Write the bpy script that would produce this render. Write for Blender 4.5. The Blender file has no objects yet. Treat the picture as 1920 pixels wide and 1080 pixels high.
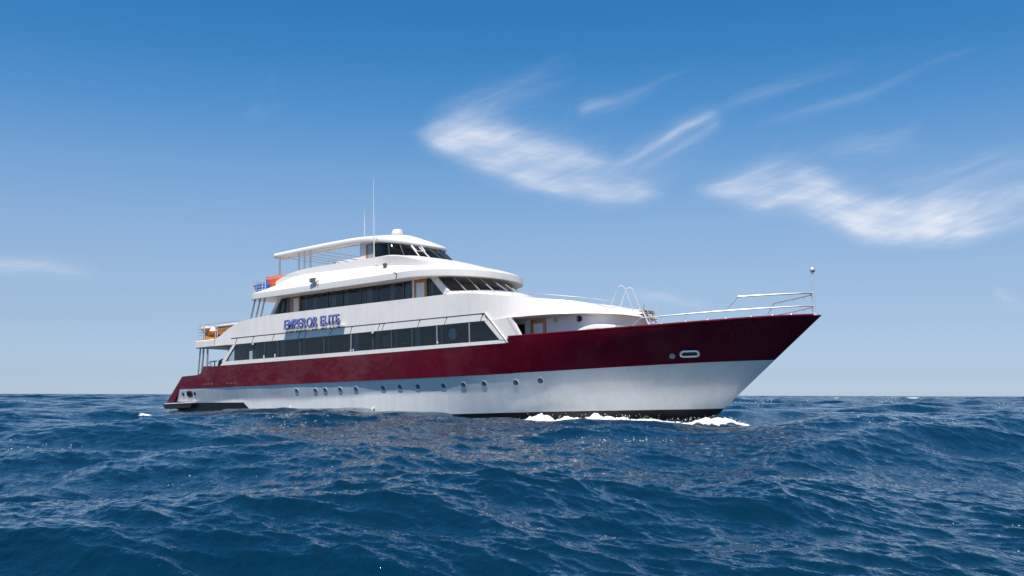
import bpy, bmesh, math, random
import numpy as np
from mathutils import Matrix, Vector, noise as mnoise

scene = bpy.context.scene
R = math.radians
random.seed(7)
rng = np.random.default_rng(11)

# ------------------------------------------------------------------ camera, sky, sun, exposure
EYE = 1.05
cam = bpy.data.cameras.new("camera")
camo = bpy.data.objects.new("camera", cam)
scene.collection.objects.link(camo)
camo.location = (0, 0, EYE)
camo.rotation_euler = (R(90 + 6.02), R(0.0), 0)
camo.rotation_euler = (Matrix.Rotation(R(90 + 6.02), 3, 'X') @ Matrix.Rotation(R(0.15), 3, 'Z')).to_euler()
cam.sensor_width = 36.0
cam.lens = 36.0 * 1900 / 1920
cam.clip_start = 0.1
cam.clip_end = 200000
scene.camera = camo

# yacht frame: x forward, y port, z up
YAW, PITCH = R(-37.5), R(2.0)
YACHT_AT = Vector((-17.986, 62.215, -1.617))
YROT = Matrix.Rotation(YAW, 3, 'Z') @ Matrix.Rotation(-PITCH, 3, 'Y')
SUN_DIR = (YROT @ Vector((0.22, -0.41, 1.0))).normalized()      # towards the sun
SUN_EL = math.asin(SUN_DIR.z)
SUN_AZ = math.atan2(SUN_DIR.x, SUN_DIR.y)

world = bpy.data.worlds.new("World")
scene.world = world
world.use_nodes = True
wn, wl = world.node_tree.nodes, world.node_tree.links
wn.clear()
wo = wn.new("ShaderNodeOutputWorld")
bg = wn.new("ShaderNodeBackground")
sky = wn.new("ShaderNodeTexSky")
sky.sky_type = 'NISHITA'
sky.sun_disc = False
sky.sun_elevation = SUN_EL
sky.sun_rotation = SUN_AZ
sky.altitude = 0
sky.air_density = 1.0
sky.dust_density = 0.35
sky.ozone_density = 2.2
# clear dry air: the haze band of the model is cooled towards blue, by elevation
tcw = wn.new("ShaderNodeTexCoord"); sep = wn.new("ShaderNodeSeparateXYZ")
ramp = wn.new("ShaderNodeValToRGB"); mul = wn.new("ShaderNodeVectorMath"); mul.operation = 'MULTIPLY'
wl.new(tcw.outputs['Generated'], sep.inputs[0]); wl.new(sep.outputs['Z'], ramp.inputs[0])
SKY_RAW = [(-90, (.569, .541, .412)), (.12, (.569, .541, .412)), (1.14, (.6206, .6313, .498)), (4.05, (.4831, .6119, .6268)), (6.97, (.3528, .5041, .6289)), (9.89, (.2728, .4144, .5833)),
           (12.78, (.2224, .35, .5307)), (15.64, (.1884, .302, .4829)), (18.45, (.1638, .2669, .443)), (21.09, (.1464, .2416, .4108))]
SKY_WANT = [(178, 196, 213), (177, 195, 213), (173, 193, 214), (164, 190, 217), (153, 184, 218), (137, 175, 217), (115, 163, 213), (87, 148, 207), (66, 135, 197), (54, 126, 189)]
lin1 = lambda c: ((c / 255 + .055) / 1.055) ** 2.4
el_ = ramp.color_ramp.elements
EXPO = 2 ** 0.18
stops = []
for (e, raw), want in zip(SKY_RAW, SKY_WANT):
    stops.append((max(0, math.sin(R(e))) if e > 0 else 0.0, [lin1(w) / r / EXPO for w, r in zip(want, raw)]))
stops = stops[1:]
stops += [(math.sin(R(34)), (.33, .74, 1.0)), (math.sin(R(52)), (.85, .87, .85))]
while len(el_) < len(stops): el_.new(.5)
for e, (p_, c_) in zip(el_, stops):
    e.position = p_; e.color = (*c_, 1)
wl.new(sky.outputs[0], mul.inputs[0]); wl.new(ramp.outputs[0], mul.inputs[1])
wl.new(mul.outputs[0], bg.inputs['Color'])
bg.inputs['Strength'].default_value = 0.1
wl.new(bg.outputs[0], wo.inputs['Surface'])

sl = bpy.data.lights.new("sun", 'SUN')
sl.energy = 5.0
sl.angle = R(0.5)
sl.color = (1.0, 0.93, 0.83)
so = bpy.data.objects.new("sun", sl)
scene.collection.objects.link(so)
so.rotation_euler = SUN_DIR.to_track_quat('Z', 'Y').to_euler()

scene.view_settings.view_transform = 'Standard'
scene.view_settings.look = 'None'
scene.view_settings.gamma = 1.0
scene.view_settings.exposure = 0.18
scene.render.engine = 'CYCLES'
scene.cycles.use_denoising = True
scene.cycles.max_bounces = 8
scene.cycles.transparent_max_bounces = 16
scene.cycles.caustics_reflective = True
scene.cycles.sample_clamp_indirect = 6.0
scene.cycles.caustics_refractive = False

# ------------------------------------------------------------------ helpers
def pchip(xs, ys):
    xs = np.array(xs, float); ys = np.array(ys, float)
    h = np.diff(xs); d = np.diff(ys) / h
    m = np.zeros_like(xs)
    m[0], m[-1] = d[0], d[-1]
    for i in range(1, len(xs) - 1):
        if d[i - 1] * d[i] > 0:
            w1, w2 = 2 * h[i] + h[i - 1], h[i] + 2 * h[i - 1]
            m[i] = (w1 + w2) / (w1 / d[i - 1] + w2 / d[i])
    def f(x):
        x = np.clip(x, xs[0], xs[-1])
        i = np.clip(np.searchsorted(xs, x) - 1, 0, len(xs) - 2)
        t = (x - xs[i]) / h[i]
        t2, t3 = t * t, t * t * t
        return ((2 * t3 - 3 * t2 + 1) * ys[i] + (t3 - 2 * t2 + t) * h[i] * m[i]
                + (-2 * t3 + 3 * t2) * ys[i + 1] + (t3 - t2) * h[i] * m[i + 1])
    return f

def catmull(pts, n):
    """n samples per knot interval, passing through the knots"""
    P = [np.array(p, float) for p in pts]
    out = []
    for i in range(len(P) - 1):
        p0 = P[i - 1] if i else 2 * P[0] - P[1]
        p1, p2 = P[i], P[i + 1]
        p3 = P[i + 2] if i + 2 < len(P) else 2 * P[-1] - P[-2]
        for k in range(n):
            t = k / n
            out.append(0.5 * ((2 * p1) + (p2 - p0) * t + (2 * p0 - 5 * p1 + 4 * p2 - p3) * t * t
                              + (3 * p1 - p0 - 3 * p2 + p3) * t ** 3))
    out.append(P[-1])
    return out

class MB:
    def __init__(s):
        s.v, s.f, s.m = [], [], []
    def add(s, verts, faces, mat=0):
        o = len(s.v)
        s.v += [tuple(map(float, p)) for p in verts]
        s.f += [tuple(i + o for i in f) for f in faces]
        s.m += [mat] * len(faces)
    def grid(s, rows, mat=0, wrap=False):
        n, m = len(rows), len(rows[0])
        o = len(s.v)
        for r in rows:
            s.v += [tuple(map(float, p)) for p in r]
        mm = m if wrap else m - 1
        for i in range(n - 1):
            for j in range(mm):
                k = (j + 1) % m
                s.f.append((o + i * m + j, o + i * m + k, o + (i + 1) * m + k, o + (i + 1) * m + j))
                s.m.append(mat)
    def box(s, a, b, mat=0):
        x0, y0, z0 = a; x1, y1, z1 = b
        s.add([(x0, y0, z0), (x1, y0, z0), (x1, y1, z0), (x0, y1, z0), (x0, y0, z1), (x1, y0, z1), (x1, y1, z1), (x0, y1, z1)],
              [(0, 3, 2, 1), (4, 5, 6, 7), (0, 1, 5, 4), (1, 2, 6, 5), (2, 3, 7, 6), (3, 0, 4, 7)], mat)
    def hexa(s, p, mat=0):
        s.add(p, [(0, 3, 2, 1), (4, 5, 6, 7), (0, 1, 5, 4), (1, 2, 6, 5), (2, 3, 7, 6), (3, 0, 4, 7)], mat)
    def tube(s, pts, r, seg=8, mat=0, cap=True):
        P = [Vector(p) for p in pts]
        rs = r if isinstance(r, (list, tuple)) else [r] * len(P)
        rows = []
        prev = None
        for i, p in enumerate(P):
            t = (P[min(i + 1, len(P) - 1)] - P[max(i - 1, 0)]).normalized()
            ref = prev if prev is not None else (Vector((0, 0, 1)) if abs(t.z) < 0.9 else Vector((1, 0, 0)))
            u = (ref - t * ref.dot(t)).normalized()
            prev = u
            w = t.cross(u)
            rows.append([p + (u * math.cos(2 * math.pi * k / seg) + w * math.sin(2 * math.pi * k / seg)) * rs[i] for k in range(seg)])
        o = len(s.v)
        s.grid(rows, mat, wrap=True)
        if cap:
            s.f.append(tuple(o + k for k in range(seg))[::-1]); s.m.append(mat)
            e = o + (len(P) - 1) * seg
            s.f.append(tuple(e + k for k in range(seg))); s.m.append(mat)
    def lathe(s, prof, c=(0, 0, 0), seg=24, mat=0, axis='z'):
        rows = []
        for r, h in prof:
            row = []
            for k in range(seg):
                a = 2 * math.pi * k / seg
                if axis == 'z': row.append((c[0] + r * math.cos(a), c[1] + r * math.sin(a), c[2] + h))
                else: row.append((c[0] + r * math.cos(a), c[1] + h, c[2] + r * math.sin(a)))
            rows.append(row)
        s.grid(rows, mat, wrap=True)
    def sphere(s, c, r, mat=0, seg=14, sc=(1, 1, 1)):
        rows = []
        for i in range(seg // 2 + 1):
            ph = math.pi * i / (seg // 2)
            q = max(math.sin(ph), 1e-3)
            rows.append([(c[0] + sc[0] * r * q * math.cos(2 * math.pi * k / seg), c[1] + sc[1] * r * q * math.sin(2 * math.pi * k / seg),
                          c[2] + sc[2] * r * math.cos(ph)) for k in range(seg)])
        s.grid(rows, mat, wrap=True)
    def build(s, name, mats, parent=None, smooth=True, angle=35, bevel=0, recalc=True):
        me = bpy.data.meshes.new(name)
        me.from_pydata(s.v, [], s.f)
        if not isinstance(mats, (list, tuple)): mats = [mats]
        for m in mats: me.materials.append(m)
        me.polygons.foreach_set('material_index', s.m)
        bm = bmesh.new(); bm.from_mesh(me)
        bmesh.ops.remove_doubles(bm, verts=bm.verts, dist=0.0004)
        bmesh.ops.dissolve_degenerate(bm, edges=bm.edges, dist=0.0002)
        if recalc: bmesh.ops.recalc_face_normals(bm, faces=bm.faces)
        bm.to_mesh(me); bm.free()
        if smooth:
            me.polygons.foreach_set('use_smooth', [True] * len(me.polygons))
            me.set_sharp_from_angle(angle=R(angle))
        o = bpy.data.objects.new(name, me)
        scene.collection.objects.link(o)
        if parent is not None: o.parent = parent
        if bevel:
            b = o.modifiers.new('bevel', 'BEVEL'); b.width = bevel; b.segments = 2; b.limit_method = 'ANGLE'; b.angle_limit = R(40)
        return o

def tag(o, label=None, cat=None, group=None, kind=None):
    if label: o['label'] = label
    if cat: o['category'] = cat
    if group: o['group'] = group
    if kind: o['kind'] = kind
    return o

def empty(name, M):
    e = bpy.data.objects.new(name, None)
    scene.collection.objects.link(e)
    e.empty_display_size = 0.3
    e.matrix_world = M
    return e

YM = Matrix.Translation(YACHT_AT) @ YROT.to_4x4()
def on_yacht(x, y, z, rz=0.0):
    return YM @ Matrix.Translation((x, y, z)) @ Matrix.Rotation(rz, 4, 'Z')

# ------------------------------------------------------------------ materials
def mat(name, col=(.8, .8, .8), rough=.5, metal=0., coat=0., spec=.5, var=0., vscale=3., bump=0., bscale=6., bdist=.02, streak=0.0, emit=None):
    m = bpy.data.materials.new(name); m.use_nodes = True
    nt = m.node_tree; b = nt.nodes['Principled BSDF']
    b.inputs['Base Color'].default_value = (*col, 1)
    b.inputs['Roughness'].default_value = rough
    b.inputs['Metallic'].default_value = metal
    b.inputs['Coat Weight'].default_value = coat
    b.inputs['Coat Roughness'].default_value = .06
    b.inputs['Specular IOR Level'].default_value = spec
    tc = nt.nodes.new('ShaderNodeTexCoord')
    if var or streak:
        n = nt.nodes.new('ShaderNodeTexNoise'); n.inputs['Scale'].default_value = vscale; n.inputs['Detail'].default_value = 6
        mp = nt.nodes.new('ShaderNodeMapping')
        if streak: mp.inputs['Scale'].default_value = (3.0, 3.0, .18)
        nt.links.new(tc.outputs['Object'], mp.inputs[0]); nt.links.new(mp.outputs[0], n.inputs['Vector'])
        mr = nt.nodes.new('ShaderNodeMapRange')
        v = var or streak
        mr.inputs['From Min'].default_value = .3; mr.inputs['From Max'].default_value = .7
        mr.inputs['To Min'].default_value = 1 - v; mr.inputs['To Max'].default_value = 1 + v * .4
        nt.links.new(n.outputs['Fac'], mr.inputs['Value'])
        mx = nt.nodes.new('ShaderNodeVectorMath'); mx.operation = 'SCALE'; mx.inputs[0].default_value = col
        nt.links.new(mr.outputs[0], mx.inputs['Scale']); nt.links.new(mx.outputs[0], b.inputs['Base Color'])
    if bump:
        n = nt.nodes.new('ShaderNodeTexNoise'); n.inputs['Scale'].default_value = bscale; n.inputs['Detail'].default_value = 3
        bp = nt.nodes.new('ShaderNodeBump'); bp.inputs['Strength'].default_value = bump; bp.inputs['Distance'].default_value = bdist
        nt.links.new(tc.outputs['Object'], n.inputs['Vector'])
        nt.links.new(n.outputs['Fac'], bp.inputs['Height']); nt.links.new(bp.outputs[0], b.inputs['Normal'])
        nt.links.new(bp.outputs[0], b.inputs['Coat Normal'])
    return m

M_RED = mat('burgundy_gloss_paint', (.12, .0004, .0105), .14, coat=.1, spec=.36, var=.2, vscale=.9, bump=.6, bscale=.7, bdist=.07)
M_WHITEHULL = mat('white_hull_paint', (.77, .77, .77), .24, coat=.5, streak=.07, vscale=.9, bump=.3, bscale=.6, bdist=.04)
M_BLACK = mat('black_antifouling', (.006, .006, .007), .45, var=.3)
M_WHITE = mat('white_gelcoat', (.83, .785, .75), .32, coat=.15, streak=.05, vscale=1.2)
M_WHITE2 = mat('white_roof_gelcoat', (.80, .765, .735), .35, coat=.1, var=.03)
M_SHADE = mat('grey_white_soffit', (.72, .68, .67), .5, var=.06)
M_STEEL = mat('stainless_steel', (.86, .86, .86), .3, metal=.65)
M_STEELDULL = mat('brushed_steel', (.42, .42, .43), .38, metal=.5)
M_DARK = mat('dark_rubber', (.012, .012, .013), .5)
M_DGREY = mat('dark_grey_metal', (.06, .06, .065), .4, metal=.5)
M_WOOD = mat('varnished_teak', (.45, .21, .06), .3, coat=.3, var=.35, vscale=9)
M_DOORWHITE = mat('white_door_panel', (.74, .74, .78), .35)
M_BRASS = mat('varnished_orange_wood', (.42, .19, .04), .25, coat=.4, var=.3, vscale=6)
M_ORANGE = mat('orange_fabric', (.62, .1, .02), .6, var=.3, vscale=7, bump=.5, bscale=12, bdist=.05)
M_BLUE = mat('blue_fabric', (.02, .085, .36), .6, var=.4, vscale=7, bump=.5, bscale=12, bdist=.05)
M_LETTER = mat('pale_blue_letter_face', (.22, .29, .68), .35)
M_LETTERD = mat('navy_letter_edge', (.025, .032, .18), .35)
M_GREYPANEL = mat('interior_grey_panel', (.11, .12, .13), .6, var=.2)
M_CURTAIN = mat('grey_curtain', (.4, .45, .48), .8, var=.1)
M_CREAM = mat('cream_dashboard', (.5, .44, .32), .5)
def weather(m, salt_or_reflection=None, amount=.2, scale=.35, seam=0.0, rust=0.0):
    """salty bloom in loose patches (on burgundy also painted-in reflection), thin plate seams and faint rust runs over a paint"""
    nt = m.node_tree; N, Lk = nt.nodes, nt.links; b = N['Principled BSDF']
    tc = N.new('ShaderNodeTexCoord')
    src = b.inputs['Base Color'].links[0].from_socket if b.inputs['Base Color'].links else None
    def mixin(fac, col):
        nonlocal src
        mx = N.new('ShaderNodeMix'); mx.data_type = 'RGBA'
        Lk.new(fac, mx.inputs[0])
        if src is not None: Lk.new(src, mx.inputs[6])
        else: mx.inputs[6].default_value = b.inputs['Base Color'].default_value
        mx.inputs[7].default_value = (*col, 1)
        src = mx.outputs[2]; Lk.new(src, b.inputs['Base Color'])
    def noise_mask(sc, lo, hi, top, stretch):
        mp = N.new('ShaderNodeMapping'); mp.inputs['Scale'].default_value = stretch
        n = N.new('ShaderNodeTexNoise'); n.inputs['Scale'].default_value = sc; n.inputs['Detail'].default_value = 7; n.inputs['Roughness'].default_value = .62
        Lk.new(tc.outputs['Object'], mp.inputs[0]); Lk.new(mp.outputs[0], n.inputs['Vector'])
        mr = N.new('ShaderNodeMapRange'); mr.interpolation_type = 'SMOOTHSTEP'
        mr.inputs['From Min'].default_value = lo; mr.inputs['From Max'].default_value = hi; mr.inputs['To Max'].default_value = top
        Lk.new(n.outputs['Fac'], mr.inputs['Value'])
        return mr.outputs[0]
    if salt_or_reflection: mixin(noise_mask(scale, .47, .72, amount, (1, 1, .8)), salt_or_reflection)
    if rust: mixin(noise_mask(1.6, .63, .74, rust, (2.2, 2.2, .12)), (.34, .2, .1))
    if seam:
        sp = N.new('ShaderNodeSeparateXYZ'); Lk.new(tc.outputs['Object'], sp.inputs[0])
        q = N.new('ShaderNodeMath'); q.operation = 'PINGPONG'; q.inputs[1].default_value = seam / 2; Lk.new(sp.outputs['X'], q.inputs[0])
        c = N.new('ShaderNodeMath'); c.operation = 'LESS_THAN'; c.inputs[1].default_value = .014; Lk.new(q.outputs[0], c.inputs[0])
        w = N.new('ShaderNodeMath'); w.operation = 'MULTIPLY'; w.inputs[1].default_value = .14; Lk.new(c.outputs[0], w.inputs[0])
        mixin(w.outputs[0], (.3, .3, .32))
weather(M_RED, salt_or_reflection=(.30, .13, .14), amount=.13, scale=.42)  # pale mottle: dried spray, and the bow's reflections painted into the colour
weather(M_WHITEHULL, salt_or_reflection=(.6, .6, .6), amount=.5, scale=.6, seam=7.7, rust=.2)
weather(M_WHITE, salt_or_reflection=(.66, .63, .6), amount=.5, scale=.5, seam=4.7, rust=.10)
M_FRAMEGREY = mat('aluminium_mullion', (.10, .105, .11), .35, metal=.4)
M_PORT = mat('portlight_glass', (.12, .16, .21), .25, coat=.2)
M_BROWN = mat('brown_rubber_fender', (.075, .05, .045), .55, var=.25)
M_GOLD = mat('worn_gilt_marking', (.35, .22, .12), .5, var=.4)
M_TEAK = mat('teak_deck', (.33, .22, .13), .6, var=.25, vscale=8)
M_GREYLABEL = mat('grey_label', (.42, .42, .42), .5)

def glass(name, tint, base=1.5):
    m = bpy.data.materials.new(name); m.use_nodes = True
    nt = m.node_tree; nt.nodes.clear()
    out = nt.nodes.new('ShaderNodeOutputMaterial')
    mix = nt.nodes.new('ShaderNodeMixShader')
    tr = nt.nodes.new('ShaderNodeBsdfTransparent'); tr.inputs[0].default_value = (*tint, 1)
    gl = nt.nodes.new('ShaderNodeBsdfGlossy'); gl.inputs['Roughness'].default_value = .03
    fr = nt.nodes.new('ShaderNodeFresnel'); fr.inputs['IOR'].default_value = base
    tc = nt.nodes.new('ShaderNodeTexCoord')
    n = nt.nodes.new('ShaderNodeTexNoise'); n.inputs['Scale'].default_value = .8
    bp = nt.nodes.new('ShaderNodeBump'); bp.inputs['Strength'].default_value = .08; bp.inputs['Distance'].default_value = .03
    nt.links.new(tc.outputs['Object'], n.inputs['Vector']); nt.links.new(n.outputs['Fac'], bp.inputs['Height'])
    nt.links.new(bp.outputs[0], gl.inputs['Normal'])
    nt.links.new(fr.outputs[0], mix.inputs[0]); nt.links.new(tr.outputs[0], mix.inputs[1]); nt.links.new(gl.outputs[0], mix.inputs[2])
    nt.links.new(mix.outputs[0], out.inputs[0])
    return m
M_GLASS = glass('tinted_window_glass', (.62, .68, .70), 1.62)
M_GLASSB = glass('bridge_glass', (.5, .56, .56))

# ------------------------------------------------------------------ sea (numpy wave field)
def wave_tile(N, L, lam_hi, lam_lo, rms, wind, spread, seed, power=4.0):
    r = np.random.default_rng(seed)
    k1 = 2 * np.pi * np.fft.fftfreq(N, L / N)
    kx, ky = np.meshgrid(k1, k1, indexing='ij')
    k = np.hypot(kx, ky); k[0, 0] = 1e9
    lam = 2 * np.pi / k
    band = 1 / (1 + (lam / lam_hi) ** 8) / (1 + (lam_lo / lam) ** 8)
    cosd = (kx * math.cos(wind) + ky * math.sin(wind)) / k
    dirn = np.where(cosd > 0, np.abs(cosd) ** spread, .12 * np.abs(cosd) ** spread) + .02
    amp = np.sqrt(band * dirn) * k ** (-power / 2)
    ph = r.normal(size=(N, N)) + 1j * r.normal(size=(N, N))
    H = amp * ph
    h = np.fft.ifft2(H)
    s = rms / h.real.std()
    H = H * s
    h = np.fft.ifft2(H).real
    dx = np.fft.ifft2(-1j * kx / k * H).real
    dy = np.fft.ifft2(-1j * ky / k * H).real
    c = L / N
    gx = lambda a: (np.roll(a, -1, 0) - np.roll(a, 1, 0)) / (2 * c)
    gy = lambda a: (np.roll(a, -1, 1) - np.roll(a, 1, 1)) / (2 * c)
    jac = gx(dx) + gy(dy)
    return dict(N=N, L=L, h=h.astype(np.float32), dx=dx.astype(np.float32), dy=dy.astype(np.float32), j=jac.astype(np.float32))

def sample(T, key, X, Y, rot):
    c, s = math.cos(rot), math.sin(rot)
    u = ((X * c + Y * s) / T['L'] % 1.0) * T['N']
    v = ((-X * s + Y * c) / T['L'] % 1.0) * T['N']
    i = np.floor(u).astype(np.int32); j = np.floor(v).astype(np.int32)
    fu = (u - i).astype(np.float32); fv = (v - j).astype(np.float32)
    fu = fu * fu * (3 - 2 * fu) * .5 + fu * .5
    fv = fv * fv * (3 - 2 * fv) * .5 + fv * .5
    N = T['N']; i %= N; j %= N; i1 = (i + 1) % N; j1 = (j + 1) % N
    a = T[key]
    return a[i, j] * (1 - fu) * (1 - fv) + a[i1, j] * fu * (1 - fv) + a[i, j1] * (1 - fu) * fv + a[i1, j1] * fu * fv

WIND = R(-78)
T1 = wave_tile(512, 223.0, 25.0, 4.5, .235, WIND, 3, 5)
T2 = wave_tile(512, 61.0, 5.0, 1.2, .052, WIND + R(16), 4, 21, 4.4)
T3 = wave_tile(512, 14.3, 1.2, .085, .0170, WIND - R(18), 2.4, 33, 3.7)

# bow wave crest line in yacht coordinates -> sea plane
BOWPATH = [(34.7, -.3, .10), (34.0, -.6, .22), (33.2, -.95, .24), (31.5, -1.7, .2), (30, -2.25, .17), (28, -2.9, .14), (26, -3.4, .11), (24.8, -3.6, .03)]
BW = []
for x, y, c in BOWPATH:
    p = YM @ Vector((x, y, 0.6)); BW.append((p.x, p.y, c))

def seg_dist(X, Y, path):
    best = np.full(X.shape, 1e9, np.float32); val = np.zeros(X.shape, np.float32); tt = np.zeros(X.shape, np.float32)
    for n, ((x0, y0, c0), (x1, y1, c1)) in enumerate(zip(path[:-1], path[1:])):
        dx, dy = x1 - x0, y1 - y0
        t = np.clip(((X - x0) * dx + (Y - y0) * dy) / (dx * dx + dy * dy), 0, 1)
        d = np.hypot(X - x0 - t * dx, Y - y0 - t * dy)
        m = d < best
        best = np.where(m, d, best); val = np.where(m, c0 + t * (c1 - c0), val); tt = np.where(m, n + t, tt)
    return best, val, tt

# swell crests near the yacht: (x, y, height, half length along, half width across, direction)
SWELLS = [(-8.3, 15.5, .10, 2.0, .8, R(5)), (-.4, 7.2, .10, .9, .38, R(0)), (-22.0, 33.0, .12, 5.0, 1.8, R(6))]
# how the swell stands along the yacht's side: (x, y, rise)
SIDE = [(-24, 61.5, 0.0), (-19.27, 58.14, -0.02), (-16.52, 55.81, 0.26), (-14.1, 53.87, 0.65), (-11.47, 51.8, 0.41), (-9.58, 50.33, 0.5), (-8.08, 49.16, 0.45), (-6.61, 48.03, 0.25), (-5.21, 47.07, 0.27), (-4.15, 46.4, 0.18), (-3.17, 45.8, 0.2), (-2.39, 45.33, 0.14), (-1.65, 44.9, -0.02), (-0.68, 44.35, -0.07), (0.25, 43.85, -0.11), (0.94, 43.51, -0.04), (2.3, 42.9, -0.17), (4.26, 42.17, -0.0), (6.41, 41.53, -0.17), (8.11, 41.2, -0.05), (9.27, 40.5, -0.05)]

# breaking crests: (x, y, half length, half width, height)
WHITECAPS = [(-20.6, 55.0, .75, .55, .20), (46, 155, 3.0, 2.2, .25), (58, 190, 2.5, 2.0, .2), (70, 165, 2.2, 1.6, .2), (-60, 240, 4, 3, .3), (130, 330, 5, 4, .35), (98, 300, 5, 4, .3),
             (36, 120, 1.2, .9, .15), (-16.6, 46.5, .5, .3, .08), (150, 400, 7, 5, .4), (-170, 420, 6, 5, .4), (60, 420, 6, 5, .4)]

def sea_surface(X, Y, cell):
    def fade(a, b): return np.clip((b - cell) / (b - a), 0, 1)
    f1, f2, f3 = fade(4.0, 16.0), fade(.7, 3.2), fade(.06, .42)
    h = np.zeros(X.shape, np.float32); dx = h.copy(); dy = h.copy(); jac = h.copy()
    for T, f, rot, ch in ((T1, f1, .0, 1.5), (T2, f2, .35, 1.35), (T3, f3, -.5, 1.1)):
        c, s = math.cos(rot), math.sin(rot)
        a, b = sample(T, 'dx', X, Y, rot), sample(T, 'dy', X, Y, rot)
        if T is T3:   # gusts: the fine chop is livelier in some patches than in others
            g = sample(T1, 'dx', X * .31 + 40, Y * .31 + 90, .9) / .18
            f = f * np.clip(1 + .42 * g, .35, 1.7)
        h += f * sample(T, 'h', X, Y, rot)
        dx += f * ch * (a * c - b * s); dy += f * ch * (a * s + b * c)
        jac += f * sample(T, 'j', X, Y, rot)
    for x, y, a, l, w, ang in SWELLS:
        c, s = math.cos(ang), math.sin(ang)
        u = ((X - x) * c + (Y - y) * s) / l; v = (-(X - x) * s + (Y - y) * c) / w
        h += a * np.exp(-u * u - v * v)
    if SIDE:
        d, rise, t = seg_dist(X, Y, SIDE)
        h += rise * np.exp(-(d / 3.4) ** 2)
    d, crest, t = seg_dist(X, Y, BW)
    bump = crest * np.exp(-(d / .85) ** 2)
    h += bump
    foam_bow = np.clip(crest * 4 + .1, 0, 1) * np.exp(-(d / .6) ** 2)
    fw = np.zeros(X.shape, np.float32)
    for x, y, l, w, hh in WHITECAPS:
        g = np.exp(-((X - x) / l) ** 2 - ((Y - y) / w) ** 2)
        h += hh * g; fw = np.maximum(fw, g * np.clip(.95 - 2.0 * jac, .15, 1))
    return X - dx, Y - dy, h, jac, np.maximum(foam_bow, fw * .95), 1 - f3, 1 - f2

def build_sea():
    az = np.concatenate([np.arange(-180, -38, 2.0), np.arange(-38, 38, 1 / 13.5), np.arange(38, 180.01, 2.0)])
    r = [2.6]
    while r[-1] < 2600: r.append(r[-1] * 1.0048)
    while r[-1] < 60000: r.append(r[-1] * 1.12)
    r = np.array(r)
    A, RR = np.meshgrid(np.radians(az), r, indexing='ij')
    X = (np.sin(A) * RR).astype(np.float64); Y = (np.cos(A) * RR).astype(np.float64)
    cell = (RR * .0048).astype(np.float32)
    cell[RR > 2600] = 1e3
    x, y, z, jac, fb, r3, r2 = sea_surface(X, Y, cell)
    foam = np.clip((-jac - .62) * 2.4, 0, 1) * np.clip((RR - 14) / 20, 0, 1)
    foam = np.maximum(foam, fb).astype(np.float32)
    n, m = X.shape
    co = np.stack([x, y, z], -1).reshape(-1, 3).astype(np.float32)
    idx = np.arange(n * m, dtype=np.int32).reshape(n, m)
    q = np.stack([idx[:-1, :-1], idx[1:, :-1], idx[1:, 1:], idx[:-1, 1:]], -1).reshape(-1, 4)
    # close the small disc under the eye
    me = bpy.data.meshes.new('sea')
    nv, nf = len(co), len(q)
    c_id = nv
    co = np.vstack([co, [[0, 0, -.1]]]).astype(np.float32)
    tri = np.stack([np.full(n - 1, c_id, np.int32), idx[1:, 0], idx[:-1, 0]], -1)
    me.vertices.add(nv + 1); me.vertices.foreach_set('co', co.ravel())
    loops = np.concatenate([q.ravel(), tri.ravel()]).astype(np.int32)
    starts = np.concatenate([np.arange(nf) * 4, nf * 4 + np.arange(len(tri)) * 3]).astype(np.int32)
    me.loops.add(len(loops)); me.loops.foreach_set('vertex_index', loops)
    me.polygons.add(nf + len(tri)); me.polygons.foreach_set('loop_start', starts)
    me.update(calc_edges=True)
    me.polygons.foreach_set('use_smooth', np.ones(nf + len(tri), bool))
    at = me.attributes.new('foam', 'FLOAT', 'POINT')
    at.data.foreach_set('value', np.append(foam.ravel(), 0).astype(np.float32))
    at = me.attributes.new('ripple', 'FLOAT', 'POINT')
    at.data.foreach_set('value', np.append((.05 + .07 * r3 + .5 * r2).ravel(), .05).astype(np.float32))
    me.materials.append(sea_material())
    o = bpy.data.objects.new('sea', me)
    scene.collection.objects.link(o)
    tag(o, 'choppy deep blue sea reaching to the horizon', 'sea', kind='structure')
    return o

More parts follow.
